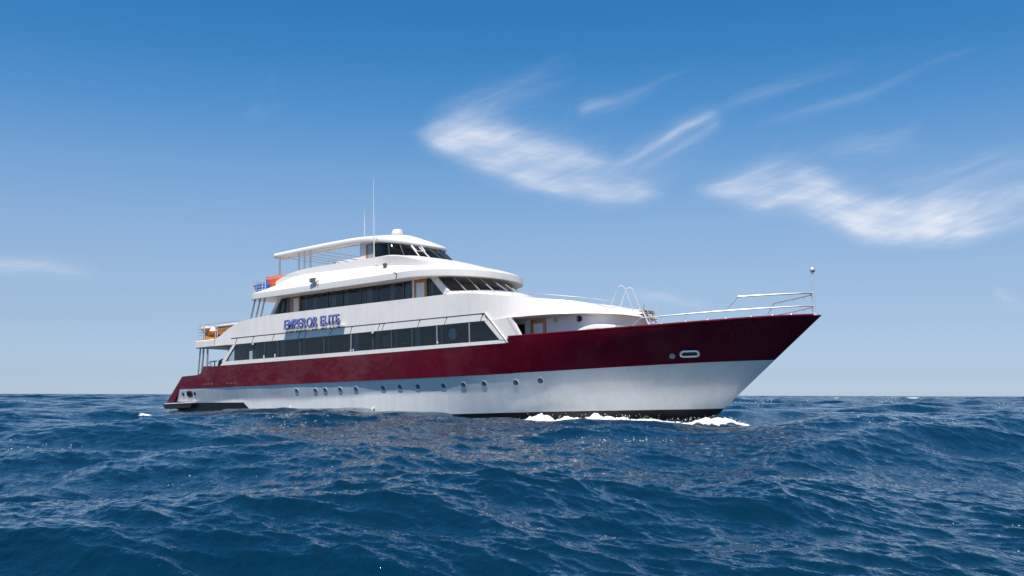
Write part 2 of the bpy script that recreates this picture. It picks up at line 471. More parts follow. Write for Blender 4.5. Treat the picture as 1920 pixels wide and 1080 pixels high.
def sea_material():
    m = bpy.data.materials.new('sea_water'); m.use_nodes = True
    nt = m.node_tree; N, Lk = nt.nodes, nt.links
    b = N['Principled BSDF']; out = N['Material Output']
    b.inputs['Base Color'].default_value = (.0001, .0195, .047, 1)
    b.inputs['Roughness'].default_value = .04
    b.inputs['IOR'].default_value = 1.333
    b.inputs['Specular Tint'].default_value = (.38, .84, 1, 1)
    geo = N.new('ShaderNodeNewGeometry')
    def noise(scale, detail, stretch=None):
        n = N.new('ShaderNodeTexNoise'); n.inputs['Scale'].default_value = scale; n.inputs['Detail'].default_value = detail
        if stretch:
            mp = N.new('ShaderNodeMapping'); mp.inputs['Rotation'].default_value = (0, 0, stretch[1]); mp.inputs['Scale'].default_value = (stretch[0], 1, 1)
            Lk.new(geo.outputs['Position'], mp.inputs[0]); Lk.new(mp.outputs[0], n.inputs['Vector'])
        else: Lk.new(geo.outputs['Position'], n.inputs['Vector'])
        return n
    n1 = noise(2.2, 5, (2.2, -R(25))); n2 = noise(11, 4, (1.8, R(-5)))
    bp1 = N.new('ShaderNodeBump'); bp1.inputs['Strength'].default_value = 1; ra = N.new('ShaderNodeAttribute'); ra.attribute_name = 'ripple'; Lk.new(ra.outputs['Fac'], bp1.inputs['Distance'])
    bp2 = N.new('ShaderNodeBump'); bp2.inputs['Strength'].default_value = 1; bp2.inputs['Distance'].default_value = .016
    Lk.new(n1.outputs['Fac'], bp1.inputs['Height']); Lk.new(n2.outputs['Fac'], bp2.inputs['Height'])
    Lk.new(bp1.outputs[0], bp2.inputs['Normal']); Lk.new(bp2.outputs[0], b.inputs['Normal'])
    # foam
    at = N.new('ShaderNodeAttribute'); at.attribute_name = 'foam'
    fn = noise(5.5, 8); fn.inputs['Roughness'].default_value = .7
    sub = N.new('ShaderNodeMath'); sub.operation = 'SUBTRACT'; Lk.new(at.outputs['Fac'], sub.inputs[0]); Lk.new(fn.outputs['Fac'], sub.inputs[1])
    mr = N.new('ShaderNodeMapRange'); mr.inputs['From Min'].default_value = -.06; mr.inputs['From Max'].default_value = .18
    Lk.new(sub.outputs[0], mr.inputs['Value'])
    mul = N.new('ShaderNodeMath'); mul.operation = 'MULTIPLY'; mul.use_clamp = True
    gt = N.new('ShaderNodeMath'); gt.operation = 'MULTIPLY'; gt.use_clamp = True; gt.inputs[1].default_value = 5
    Lk.new(at.outputs['Fac'], gt.inputs[0])
    Lk.new(mr.outputs[0], mul.inputs[0]); Lk.new(gt.outputs[0], mul.inputs[1])
    foam = N.new('ShaderNodeBsdfDiffuse'); foam.inputs[0].default_value = (.78, .80, .82, 1)
    mix = N.new('ShaderNodeMixShader')
    Lk.new(mul.outputs[0], mix.inputs[0]); Lk.new(b.outputs[0], mix.inputs[1]); Lk.new(foam.outputs[0], mix.inputs[2])
    Lk.new(mix.outputs[0], out.inputs[0])
    return m

sea = build_sea()

# ------------------------------------------------------------------ cirrus clouds: thin ice sheets 3 km up, built from fibre strokes
def bez(pts, n):
    return np.array(catmull(pts, max(2, n // (len(pts) - 1))))

def cloud_sheet(name, label, box, strokes, alt=3000.0, step=.035, thr=.012, gain=.9, seed=1):
    r = np.random.default_rng(seed)
    a0, a1, e0, e1 = box
    W, Hh = int((a1 - a0) / step), int((e1 - e0) / step)
    D = np.zeros((W + 1, Hh + 1))
    def splat(P, inten):
        u = (P[:, 0] - a0) / step; v = (P[:, 1] - e0) / step
        i = np.floor(u).astype(int); j = np.floor(v).astype(int)
        ok = (i >= 0) & (i < W) & (j >= 0) & (j < Hh)
        i, j, fu, fv, w = i[ok], j[ok], (u - np.floor(u))[ok], (v - np.floor(v))[ok], inten[ok]
        np.add.at(D, (i, j), w * (1 - fu) * (1 - fv)); np.add.at(D, (i + 1, j), w * fu * (1 - fv))
        np.add.at(D, (i, j + 1), w * (1 - fu) * fv); np.add.at(D, (i + 1, j + 1), w * fu * fv)
    for s in strokes:
        if s[0] == 'body':
            _, bot, top, n, inten, fan = s
            Bc, Tc = bez(bot, 120), bez(top, 120)
            Bc = Bc[np.linspace(0, len(Bc) - 1, 200).astype(int)]; Tc = Tc[np.linspace(0, len(Tc) - 1, 200).astype(int)]
            for _ in range(n):
                u = r.beta(1.4, 1.4); v = r.beta(1.0, 1.3)
                i = int(u * 199)
                p = Bc[i] * (1 - v) + Tc[i] * v
                i2 = min(199, i + 6); i1 = max(0, i - 6)
                tb = Bc[i2] - Bc[i1]; tp = Tc[i2] - Tc[i1]
                d = tb * (1 - v) + tp * v
                d = d / (np.linalg.norm(d) + 1e-9)
                up = r.random() < .22
                ang = r.normal(fan * (.25 + v), .13) if not up else r.normal(fan * 1.6 + .25, .22)
                d = np.array([d[0] * math.cos(ang) - d[1] * math.sin(ang), d[0] * math.sin(ang) + d[1] * math.cos(ang)])
                ln = r.uniform(.5, 2.6) if not up else r.uniform(1.5, 4.6)
                p = p + r.normal(0, .17, 2)
                if up: p = p + d * ln * .3
                q = np.linspace(-.5, .5, 70)
                curve = r.normal(.0, .10)
                P = p + np.outer(q * ln, d) + np.outer(curve * (q * ln) ** 2, [-d[1], d[0]])
                clump = .35 + 1.3 * max(0, mnoise.noise((p[0] * .9, p[1] * 1.6, seed * 3.3)) + .45)
                edge = min(1, v / .10 + .2) * min(1, (1 - v) / .5 + .1) * min(1, u / .16 + .1) * min(1, (1 - u) / .12 + .12)
                splat(P, inten * clump * edge * ln * (1 - (2 * q) ** 2) ** 1.2 * r.uniform(.3, 1.6) * (.35 if up else 1))
        else:
            _, path, n, width, inten, taper = s
            C = bez(path, 160)
            tang = np.gradient(C, axis=0); tang /= np.linalg.norm(tang, axis=1)[:, None] + 1e-9
            nor = np.stack([-tang[:, 1], tang[:, 0]], 1)
            t = np.linspace(0, 1, len(C))
            for _ in range(n):
                off = r.normal(0, width); drift = r.normal(0, width * .8)
                c0, hl = r.uniform(.1, .9), r.uniform(.12, .5)
                w = np.clip(1 - ((t - c0) / hl) ** 2, 0, 1) ** 1.5 * (1 - t * taper) * np.clip(t / .08, 0, 1) * np.clip((1 - t) / .15, 0, 1)
                wob = np.array([mnoise.noise((x * 3, off * 9, seed)) for x in t[::8]]); wob = np.interp(t, t[::8], wob) * width * .7
                splat(C + nor * (off + drift * (t - .5) * 2 + wob)[:, None], inten * w)
    def blur(a, s):
        k = np.exp(-.5 * (np.arange(-int(3 * s) - 1, int(3 * s) + 2) / s) ** 2); k /= k.sum()
        c = len(k) // 2
        f = lambda q: np.convolve(q, k, 'full')[c:c + len(q)]
        return np.apply_along_axis(f, 1, np.apply_along_axis(f, 0, a))
    D = 2.6 * (.36 * blur(D, 1.3) + .36 * blur(D, 4.5) + .62 * blur(D, 13.0))
    def field(beta, sx, sy, rot):
        nx, ny = D.shape
        fx = np.fft.fftfreq(nx, step)[:, None]; fy = np.fft.fftfreq(ny, step)[None, :]
        c, sn = math.cos(rot), math.sin(rot)
        k = np.sqrt(((fx * c + fy * sn) * sx) ** 2 + ((-fx * sn + fy * c) * sy) ** 2) + .06
        f = np.fft.ifft2(np.fft.fft2(r.normal(size=D.shape)) * k ** -beta).real
        return (f - f.mean()) / f.std()
    # wind shear breaks the sheet up: warp, then comb it into uneven fibres
    wx, wy = field(3.0, 1, 1, 0) * .34, field(3.0, 1, 1, 0) * .17
    I, J = np.meshgrid(np.arange(W + 1), np.arange(Hh + 1), indexing='ij')
    u = np.clip(I + wx / step, 0, W - 1.001); v = np.clip(J + wy / step, 0, Hh - 1.001)
    i0, j0 = u.astype(int), v.astype(int); fu, fv = u - i0, v - j0
    D = D[i0, j0] * (1 - fu) * (1 - fv) + D[i0 + 1, j0] * fu * (1 - fv) + D[i0, j0 + 1] * (1 - fu) * fv + D[i0 + 1, j0 + 1] * fu * fv
    D = D * np.exp(.17 * field(1.8, 10, .9, -.14) + .22 * field(1.7, 9, .7, .36) - .03)
    al = gain * (1 - np.exp(-D))
    ii = np.arange(W + 1); jj = np.arange(Hh + 1)
    ed = np.minimum(np.minimum(ii, W - ii)[:, None] / 25, np.minimum(jj, Hh - jj)[None, :] / 14)
    al *= np.clip(ed, 0, 1)
    az = np.radians(a0 + ii * step); el = np.radians(e0 + jj * step)
    AZ, EL = np.meshgrid(az, el, indexing='ij')
    g = alt / np.tan(EL)
    co = np.stack([np.sin(AZ) * g, np.cos(AZ) * g, np.full_like(g, alt)], -1)
    keep_q = np.maximum.reduce([al[:-1, :-1], al[1:, :-1], al[1:, 1:], al[:-1, 1:]]) > thr
    idx = np.arange((W + 1) * (Hh + 1)).reshape(W + 1, Hh + 1)
    q = np.stack([idx[:-1, :-1], idx[1:, :-1], idx[1:, 1:], idx[:-1, 1:]], -1)[keep_q]
    used = np.unique(q); remap = np.full(idx.size, -1); remap[used] = np.arange(len(used))
    me = bpy.data.meshes.new(name)
    me.from_pydata(co.reshape(-1, 3)[used].tolist(), [], remap[q].tolist())
    at = me.attributes.new('ice', 'FLOAT', 'POINT')
    av = np.clip(al - thr, 0, 1).reshape(-1)[used].astype(np.float32)
    at.data.foreach_set('value', av)
    me.materials.append(M_CLOUD)
    o = bpy.data.objects.new(name, me)
    scene.collection.objects.link(o)
    return tag(o, label, 'cloud', 'cirrus clouds in the blue sky')

def cloud_material():
    m = bpy.data.materials.new('cirrus_ice'); m.use_nodes = True
    nt = m.node_tree; nt.nodes.clear()
    out = nt.nodes.new('ShaderNodeOutputMaterial')
    at = nt.nodes.new('ShaderNodeAttribute'); at.attribute_name = 'ice'
    tr = nt.nodes.new('ShaderNodeBsdfTransparent')
    tl = nt.nodes.new('ShaderNodeBsdfTranslucent'); tl.inputs[0].default_value = (.62, .62, .63, 1)
    df = nt.nodes.new('ShaderNodeBsdfDiffuse'); df.inputs[0].default_value = (.9, .9, .9, 1)
    ms = nt.nodes.new('ShaderNodeMixShader'); ms.inputs[0].default_value = .12
    mx = nt.nodes.new('ShaderNodeMixShader')
    nt.links.new(tl.outputs[0], ms.inputs[1]); nt.links.new(df.outputs[0], ms.inputs[2])
    nt.links.new(at.outputs['Fac'], mx.inputs[0]); nt.links.new(tr.outputs[0], mx.inputs[1]); nt.links.new(ms.outputs[0], mx.inputs[2])
    nt.links.new(mx.outputs[0], out.inputs[0])
    return m
M_CLOUD = cloud_material()

CL = {
    'A_bot': [(-5.7, 14.38), (-3.4, 13.19), (-0.94, 12.33), (1.52, 11.67), (3.96, 11.12), (6.09, 11.06), (8.5, 11.28)],
    'A_top': [(-5.56, 14.92), (-3.73, 15.89), (-1.88, 15.42), (0.59, 14.76), (3.05, 14.34), (5.19, 13.24), (8.5, 11.34)],
    'A_w1': [(-3.41, 15.11), (-0.96, 16.46), (1.83, 17.91), (4.31, 19.31)],
    'A_w2': [(4.88, 12.66), (7.32, 13.87), (9.45, 14.97), (11.7, 15.79)],
    'A_w3': [(6.4, 12.42), (8.53, 13.54), (10.34, 14.5), (11.85, 15.44)],
    'A_w4': [(11.26, 15.61), (14.81, 16.69), (17.97, 17.47), (20.49, 18.04)],
    'A_w5': [(13.3, 14.64), (16.21, 15.46), (19.61, 16.29), (23.41, 17.11), (27.53, 17.93)],
    'A_w6': [(3.43, 15.92), (5.22, 16.64), (8.28, 17.56), (11.91, 18.48)],
    'B_bot': [(11.03, 11.49), (13.21, 10.47), (16.05, 9.51), (18.81, 8.67), (21.49, 8.36), (24.08, 8.29), (28, 8.42), (34, 8.9)],
    'B_top': [(11.18, 11.66), (13.83, 12.37), (16.42, 12.74), (18.33, 11.2), (21.57, 10.65), (24.19, 10.84), (28, 11.5), (34, 12.6)],
    'B_w1': [(16.97, 12.37), (18.96, 13.37), (21.43, 13.97), (23.29, 14.29)],
    'B_w2': [(19.98, 11.24), (23.19, 11.75), (26.76, 12.32), (30, 12.7)],
    'B_w3': [(22.09, 10.39), (24.71, 11.08), (29, 12.2)],
    'B_w4': [(17.82, 12.65), (20.32, 13.18), (23.27, 13.61)],
    'C': [(-30, 6.3), (-27.4, 6.25), (-25.52, 6.5), (-24.01, 6.5), (-21.95, 6.4)],
    'D1': [(-15.67, 14.85), (-14.25, 15.52), (-13.7, 16.69), (-13.28, 17.43)],
    'E1': [(6.34, 5.52), (8.42, 5.38), (10.77, 5.12)],
    'F1': [(25.2, 4.83), (26.43, 4.92), (27.86, 4.71)],
}
cloud_sheet('cirrus_cloud', 'large feathered white cirrus with long trailing wisps, directly above the bow of the yacht', (-9, 29.5, 9.8, 20.5), [
    ('body', CL['A_bot'], CL['A_top'], 3000, .040, .30),
    ('line', CL['A_w1'], 80, .45, .04, .7), ('line', [(-5.6, 14.8), (-3.2, 15.9), (0, 16.7), (3, 17.6)], 90, .5, .03, .5), ('line', [(-4.2, 15.2), (-2.6, 16.2), (-1.0, 18.3)], 25, .3, .03, .6),
    ('line', CL['A_w2'], 90, .13, .06, .0), ('line', CL['A_w3'], 80, .2, .05, .2),
    ('line', CL['A_w4'], 50, .2, .05, .6), ('line', CL['A_w5'], 70, .13, .07, .65), ('line', CL['A_w6'], 50, .18, .045, .7),
    ('line', [(6, 11.3), (9, 12.6), (13.3, 14.5)], 60, .45, .03, .4), ('line', [(7.5, 12.6), (12, 15.0), (20, 17.0)], 60, .8, .016, .4), ('line', [(0, 14.6), (4, 16), (9, 16.6)], 40, .5, .018, .4), ('line', [(-2, 15.6), (2, 17.2), (8, 18.6)], 30, .5, .012, .4)], seed=3)
cloud_sheet('cirrus_cloud', 'lower cirrus with a broad white base and combed wisps running off the right edge', (9.2, 34.5, 7.2, 15.4), [
    ('body', CL['B_bot'], CL['B_top'], 3000, .040, .22),
    ('line', CL['B_w1'], 70, .25, .032, .5), ('line', CL['B_w2'], 60, .15, .05, .5), ('line', CL['B_w3'], 60, .2, .05, .1),
    ('line', CL['B_w4'], 40, .3, .03, .4), ('line', [(18, 11.2), (22, 12.4), (29, 13.8)], 50, .5, .02, .3)], seed=8)
cloud_sheet('cirrus_cloud', 'low flat streak of white cloud near the horizon left of the yacht stern', (-30, -19.5, 5.3, 7.6), [
    ('line', CL['C'], 160, .2, .03, .3)], seed=5)
cloud_sheet('cirrus_cloud', 'very faint high wisp in the open sky above the stern', (-18.5, -9, 13, 19), [
    ('line', CL['D1'], 60, .4, .008, .3), ('line', [(-16, 14.6), (-13.5, 15.2), (-11, 16.2)], 40, .4, .006, .3)], seed=6)
cloud_sheet('cirrus_cloud', 'thin low veil of cloud just above the foredeck rail of the yacht', (4.5, 13, 4.2, 6.6), [
    ('line', CL['E1'], 70, .16, .025, .3)], seed=9)
cloud_sheet('cirrus_cloud', 'small pale puff low in the sky at the right edge', (23.6, 30, 3.9, 5.9), [
    ('line', CL['F1'], 80, .25, .012, .2)], seed=10)

# ------------------------------------------------------------------ the yacht
yacht = empty('motor_yacht', YM)
tag(yacht, 'white and burgundy three deck motor yacht under way at sea, bow to the right', 'yacht')

D_ = pchip([-1, 0, 2, 6, 12, 20, 24, 26, 28, 30, 32, 34, 35.4, 36.4, 37.2, 37.7, 38.0],
           [3.55, 3.6, 3.72, 3.88, 3.95, 4.0, 4.0, 3.97, 3.86, 3.62, 3.2, 2.5, 1.85, 1.25, .7, .32, .0])
def D(x): return float(D_(x))
def stem(z): return 33.69 + (z - .96) * 1.235
def sm(t): t = min(1, max(0, t)); return t * t * (3 - 2 * t)
def Bh(x, z):
    s = stem(z)
    xd = x if x <= 22 else 22 + max(0, min(1, (x - 22) / (s - 22))) * 16
    zz = min(1.6, max(0, (4.2 - z) / 3.2))
    flare = 1 - .015 * zz - .41 * sm((x - 16.5) / (s - 16.5)) * zz ** 1.2
    return max(0.0, D(xd) * flare)
def knuckle(x, z):
    """white topsides fall in below the burgundy band, aft of the flare"""
    wob = .025 * math.sin(x * .55 + 1) + .015 * math.sin(x * 1.7)
    k = 1 - sm((x - 19) / 9)
    inn = .20 * min(1, max(0, (2.8 - z) / (.74 + 2.2 * wob))) * k + .02
    return inn * (1 - sm((x - 30) / 4))
zr_ = pchip([1.57, 4.8, 14.4, 21.5, 26.9, 30.8, 34.5, 36.0], [2.9, 2.84, 2.75, 2.70, 2.71, 2.755, 2.81, 2.82])
zt_ = pchip([25.65, 28, 32.2, 34.5, 36.5, 38], [4.24, 4.24, 4.29, 4.36, 4.43, 4.45])

def loft_knots(kn, per, rows, yf):
    cols = []
    for (a, b), n in zip(zip(kn[:-1], kn[1:]), per):
        for k in range(n):
            t = k / n
            cols.append(tuple(a[i] + (b[i] - a[i]) * t for i in range(4)))
    cols.append(kn[-1])
    out = []
    for r in range(rows + 1):
        t = r / rows
        row = []
        for bx, bz, tx, tz in cols:
            x, z = bx + (tx - bx) * t, bz + (tz - bz) * t
            row.append((x, yf(x, z), z))
        out.append(row)
    return out

def fwd_cols(zb, zt, xb0, xt0, xb1, xt1, n):
    ks = []
    for i in range(n + 1):
        u = i / n
        u = 1 - (1 - u) ** 1.25
        bx, tx = xb0 + u * (xb1 - xb0), xt0 + u * (xt1 - xt0)
        ks.append((bx, float(zb(bx)), tx, float(zt(tx))))
    return ks

# burgundy band
mb = MB()
aft = [(1.06, 2.2, .23, 2.2), (1.57, 2.9, 1.81, 3.56), (3.2, 2.872, 3.4, 3.585), (3.45, 2.868, 3.66, 3.66), (3.58, 2.866, 3.8, 3.8), (3.66, 2.864, 3.88, 3.93), (3.72, 2.863, 3.94, 4.03),
       (4.8, 2.84, 4.9, 4.03), (9.6, 2.8, 9.6, 4.015), (14.4, 2.76, 14.4, 4.0), (21.5, 2.70, 21.5, 3.98), (25.65, 2.693, 25.65, 3.975)]
fore = fwd_cols(zr_, zt_, 25.65, 25.65, 35.98, 38.0, 44)
for sgn in (-1, 1):
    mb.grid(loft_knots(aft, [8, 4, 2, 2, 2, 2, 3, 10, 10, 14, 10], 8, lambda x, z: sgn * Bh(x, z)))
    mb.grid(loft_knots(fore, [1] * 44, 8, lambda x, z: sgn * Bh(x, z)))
    # step face and inner bulwark of the foredeck
    mb.add([(25.65, sgn * Bh(25.65, 3.97), 3.975), (25.65, sgn * Bh(25.65, 4.24), 4.24), (25.65, sgn * (Bh(25.65, 4.24) - .14), 4.24), (25.65, sgn * (Bh(25.65, 3.97) - .14), 3.975)], [(0, 1, 2, 3)])
    inner = []
    for z0 in (0, 1):
        row = []
        for bx, bz, tx, tz in fore:
            z = tz if z0 else 3.4
            x = min(tx, stem(3.4) - .15) if not z0 else tx - .12 * sm((tx - 34) / 4)
            row.append((x, sgn * max(0, Bh(x, z) - .12), z))
        inner.append(row)
    mb.grid(inner)
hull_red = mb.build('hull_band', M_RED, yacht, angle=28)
tag(hull_red, 'burgundy upper hull band')

# white lower topsides
mb = MB()
KW = [(1.06, 2.199, 1.06, 2.2), (1.5, 2.17, 1.57, 2.9), (2.95, 2.08, 3.2, 2.872), (5.0, 2.03, 5.0, 2.838), (7.34, 1.97, 7.34, 2.82), (7.8, 1.64, 7.8, 2.815), (8.65, 1.03, 8.65, 2.81),
      (14.4, 1.03, 14.4, 2.76), (21.5, 1.03, 21.5, 2.70), (25.65, 1.02, 25.65, 2.693)]
fore = fwd_cols(lambda x: 1.02 - .06 * sm((x - 26) / 8), zr_, 25.65, 25.65, 33.69, 35.98, 40)
for sgn in (-1, 1):
    f = lambda x, z: sgn * max(0, Bh(x, z) - knuckle(x, z))
    mb.grid(loft_knots(KW, [4, 6, 6, 8, 2, 3, 20, 24, 14], 14, f))
    mb.grid(loft_knots(fore, [1] * 40, 14, f))
    # underside ledge of the burgundy band
    rows = [[], []]
    for bx, bz, tx, tz in [k for k in KW[1:]] + fore[1:]:
        rows[0].append((tx, f(tx, tz), tz - .001)); rows[1].append((tx, sgn * (Bh(tx, tz) - .004), tz - .001))
    mb.grid(rows)
tag(mb.build('lower_hull', M_WHITEHULL, yacht, angle=20), 'white lower topsides')

# black bottom
mb = MB()
KB = [(1.6, 1.55, .75, 1.85), (2.4, 1.35, 1.5, 2.16), (3.5, .3, 2.95, 2.075), (5, -.9, 5.0, 2.025), (7.34, -1.4, 7.34, 1.965), (7.8, -1.4, 7.8, 1.635), (8.65, -1.4, 8.65, 1.028), (14.4, -1.4, 14.4, 1.028),
      (21.5, -1.4, 21.5, 1.028), (25.65, -1.4, 25.65, 1.018)]
fore = fwd_cols(lambda x: -1.4, lambda x: 1.018 - .06 * sm((x - 26) / 8), 25.65, 25.65, 30.78, 33.69, 30)
for sgn in (-1, 1):
    f = lambda x, z: sgn * max(0, Bh(x, z) - knuckle(x, z) - .005)
    mb.grid(loft_knots(KB, [3, 3, 4, 5, 2, 2, 8, 10, 6], 6, f))
    mb.grid(loft_knots(fore, [1] * 30, 6, f))
mb.add([(1.6, -3.2, 1.55), (.75, -3.3, 1.85), (.75, 3.3, 1.85), (1.6, 3.2, 1.55)], [(0, 1, 2, 3)])
mb.add([(1.6, -3.2, 1.55), (5, -3.2, -.9), (5, 3.2, -.9), (1.6, 3.2, 1.55)], [(0, 1, 2, 3)])
tag(mb.build('boot_top', M_BLACK, yacht), 'black bottom paint at the waterline')

# transom, decks, bulwark cap
mb = MB()
mb.add([(.25, -3.58, 2.2), (1.81, -3.66, 3.55), (1.81, 3.66, 3.55), (.25, 3.58, 2.2)], [(0, 1, 2, 3)])
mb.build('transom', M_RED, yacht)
mb = MB()
xs = [4.1 + .5 * i for i in range(44)]
mb.grid([[(x, s * (D(x) - .03), 3.92) for x in xs] for s in (-1, 1)])
mb.grid([[(x, s * (D(x) - .06), 3.42) for x in (1.7, 2.4, 4.1)] for s in (-1, 1)])
mb.grid([[(4.1, s * (D(3) - .06), z) for z in (3.42, 3.92)] for s in (-1, 1)])
xs = [25.5 + .4 * i for i in range(28)]
mb.grid([[(x, s * max(0, Bh(x, 3.5) - .1), 3.5 + .02 * (x - 25)) for x in xs] for s in (-1, 1)])
mb.build('deck', M_TEAK, yacht)
mb = MB()
for s in (-1, 1):
    pts = [(x, s * (Bh(x, float(zt_(x))) - .045), float(zt_(x)) + .012) for x in list(np.arange(25.66, 37.6, .3)) + [37.75]]
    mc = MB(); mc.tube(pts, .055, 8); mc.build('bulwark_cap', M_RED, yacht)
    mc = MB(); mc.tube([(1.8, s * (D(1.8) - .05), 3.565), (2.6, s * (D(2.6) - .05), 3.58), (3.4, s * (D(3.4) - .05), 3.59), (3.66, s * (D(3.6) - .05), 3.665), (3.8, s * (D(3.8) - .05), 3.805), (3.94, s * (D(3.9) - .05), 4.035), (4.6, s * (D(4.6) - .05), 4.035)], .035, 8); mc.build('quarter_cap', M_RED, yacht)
mb.sphere((37.9, 0, 4.44), .055)
mb.build('bow_cap', M_RED, yacht)

# swim platform
mb = MB()
mb.hexa([(.28, -3.74, 1.80), (2.75, -3.74, 1.80), (2.75, 3.74, 1.80), (.28, 3.74, 1.80), (.12, -3.80, 2.06), (2.95, -3.80, 2.06), (2.95, 3.80, 2.06), (.12, 3.80, 2.06)])
plat = mb.build('swim_platform', M_BROWN, yacht, bevel=.02)
mb = MB(); mb.box((.35, -3.815, 2.062), (2.98, -3.60, 2.11)); mb.build('platform_edge', M_WHITE, plat, bevel=.01)

# portholes, each its own part (starboard side)
def hull_pt(x, z, off=0.):
    return Vector((x, -(Bh(x, z) - knuckle(x, z)) - off, z))
def hull_n(x, z, red=False):
    g = (lambda a, b: Vector((a, -Bh(a, b), b))) if red else hull_pt
    a = g(x + .15, z) - g(x - .15, z); b = g(x, z + .08) - g(x, z - .08)
    n = a.cross(b).normalized()
    return n if n.y < 0 else -n
def frame_on(p, n):
    """x along the hull, z out of the surface"""
    t = Vector((0, 0, 1)).cross(n); t = (t if t.x > 0 else -t).normalized(); u = n.cross(t)
    return Matrix(((t.x, u.x, n.x, p.x), (t.y, u.y, n.y, p.y), (t.z, u.z, n.z, p.z), (0, 0, 0, 1)))
first_port = None
for i, (x, z) in enumerate([(11.84, 2.42), (13.25, 2.38), (13.97, 2.38), (15.06, 2.37), (16.17, 2.35), (17.99, 2.33), (19.07, 2.34), (20.17, 2.32), (21.69, 2.3), (22.84, 2.3), (23.99, 2.31), (25.65, 2.3), (26.87, 2.34)]):
    if first_port is None:
        mb = MB()
        mb.lathe([(.135, -.02), (.152, -.02), (.150, .013), (.142, .017), (.136, .015)], seg=24)
        ring = mb.build('porthole', M_WHITEHULL, yacht)
        mb = MB(); mb.lathe([(.136, .014), (.12, .009), (.09, .006), (.05, .005), (.001, .0045)], seg=24)
        gl = mb.build('porthole_glass', M_PORT, ring)
        first_port = (ring, gl); r_ = ring
    else:
        r_ = first_port[0].copy(); scene.collection.objects.link(r_); r_.parent = yacht
        g_ = first_port[1].copy(); scene.collection.objects.link(g_); g_.parent = r_
    r_.matrix_local = frame_on(hull_pt(x, z), hull_n(x, z))

# oval fairlead and disc on the burgundy bow
def red_pt(x, z): return Vector((x, -Bh(x, z), z))
def stadium(hw, hh, n=10):
    out = []
    for k in range(n + 1):
        a = -math.pi / 2 + math.pi * k / n; out.append((hw - hh + hh * math.cos(a), hh * math.sin(a)))
    for k in range(n + 1):
        a = math.pi / 2 + math.pi * k / n; out.append((-(hw - hh) + hh * math.cos(a), hh * math.sin(a)))
    return out
def ring_part(name, outer, inner, m_ring, m_in, M, proud=.04):
    mb = MB()
    n = len(outer)
    sc = lambda P, h: [(x, y, h) for x, y in P]
    mid = [((a[0] + b[0]) / 2, (a[1] + b[1]) / 2) for a, b in zip(outer, inner)]
    mb.grid([sc(outer, -.05), sc(outer, proud * .5), sc(mid, proud), sc(inner, proud * .5), sc(inner, -.02)], wrap=True)
    o = mb.build(name, m_ring, yacht); o.matrix_local = M
    mb = MB(); mb.add(sc(inner, .006), [tuple(range(n))]); mb.build('opening', m_in, o, recalc=False)
    return o
p = (33.29, 3.15)
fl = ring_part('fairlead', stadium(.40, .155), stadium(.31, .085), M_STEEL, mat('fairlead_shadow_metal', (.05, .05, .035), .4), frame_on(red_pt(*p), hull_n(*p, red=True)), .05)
tag(fl, 'oval steel fairlead on the burgundy bow')
p = (32.64, 3.09)
mb = MB(); mb.lathe([(.115, -.05), (.115, .02), (.09, .045), (.001, .05)], seg=20)
o = mb.build('hull_disc', M_STEELDULL, yacht); o.matrix_local = frame_on(red_pt(*p), hull_n(*p, red=True))
# stern fairlead and two scuppers
p = (2.52, 2.58)
fl = ring_part('fairlead', stadium(.29, .20), stadium(.20, .13), M_DGREY, M_DARK, frame_on(hull_pt(*p), hull_n(*p)), .04)
tag(fl, 'dark mooring fairlead near the stern')
for x in (1.87, 3.03):
    mb = MB(); mb.lathe([(.10, -.02), (.10, .02), (.075, .03), (.07, .005), (.001, .004)], seg=18)
    o = mb.build('scupper', M_DGREY, yacht); o.matrix_local = frame_on(hull_pt(x, 2.585), hull_n(x, 2.585))
# worn draught markings on the burgundy quarter
for x0, z0 in ((4.05, 3.075), (4.4, 3.07), (4.73, 3.065), (6.17, 3.045), (6.53, 3.04), (6.87, 3.035)):
    mb = MB()
    for k in range(3):
        x = x0 + k * .065
        mb.box((x - .022, -Bh(x, z0) - .008, z0 - .03 + .01 * (k % 2)), (x + .022, -Bh(x, z0) + .01, z0 + .025 - .012 * ((k + 1) % 2)))
    mb.build('hull_marking', M_GOLD, yacht)
# thin water jets falling from the side
def jet_mat():
    return mat('falling_water', (.75, .78, .8), .15, spec=.6)
M_JET = jet_mat()
for x, z, hh in ((11.2, 1.62, .42), (17.3, 1.45, .3)):
    mb = MB()
    q = hull_pt(x, z)
    for k in range(26):
        t = k / 25
        mb.sphere((q.x + random.gauss(0, .025 + .03 * t), q.y - .05 - .25 * t + random.gauss(0, .03), q.z - hh * t * 1.3), random.uniform(.02, .045), seg=8, sc=(1, 1, 1.5))
    o = mb.build('water_jet', M_JET, yacht)

# ---- main deck house: full beam walls with a window band
def wy(x): return D(x) - .05
def panel(mb, A, Bp, n, m, yf, th=.09, mat=0, sides=(-1, 1)):
    """wall between two (x,z) polylines A (low) and Bp (high), following the side yf, with thickness"""
    def rs(P):
        P = [np.array(p, float) for p in P]
        L = np.concatenate([[0], np.cumsum([np.linalg.norm(b - a) for a, b in zip(P[:-1], P[1:])])])
        t = np.linspace(0, L[-1], n + 1)
        return np.stack([np.interp(t, L, [p[i] for p in P]) for i in range(2)], 1)
    a, b = rs(A), rs(Bp)
    for s in sides:
        outer, inn = [], []
        for j in range(m + 1):
            w = j / m
            q = a * (1 - w) + b * w
            outer.append([(x, s * yf(x), z) for x, z in q]); inn.append([(x, s * (yf(x) - th), z) for x, z in q])
        mb.grid(outer, mat); mb.grid(inn, mat)
        mb.grid([outer[0], inn[0]], mat); mb.grid([outer[-1], inn[-1]], mat)
        mb.grid([[r[0] for r in outer], [r[0] for r in inn]], mat); mb.grid([[r[-1] for r in outer], [r[-1] for r in inn]], mat)

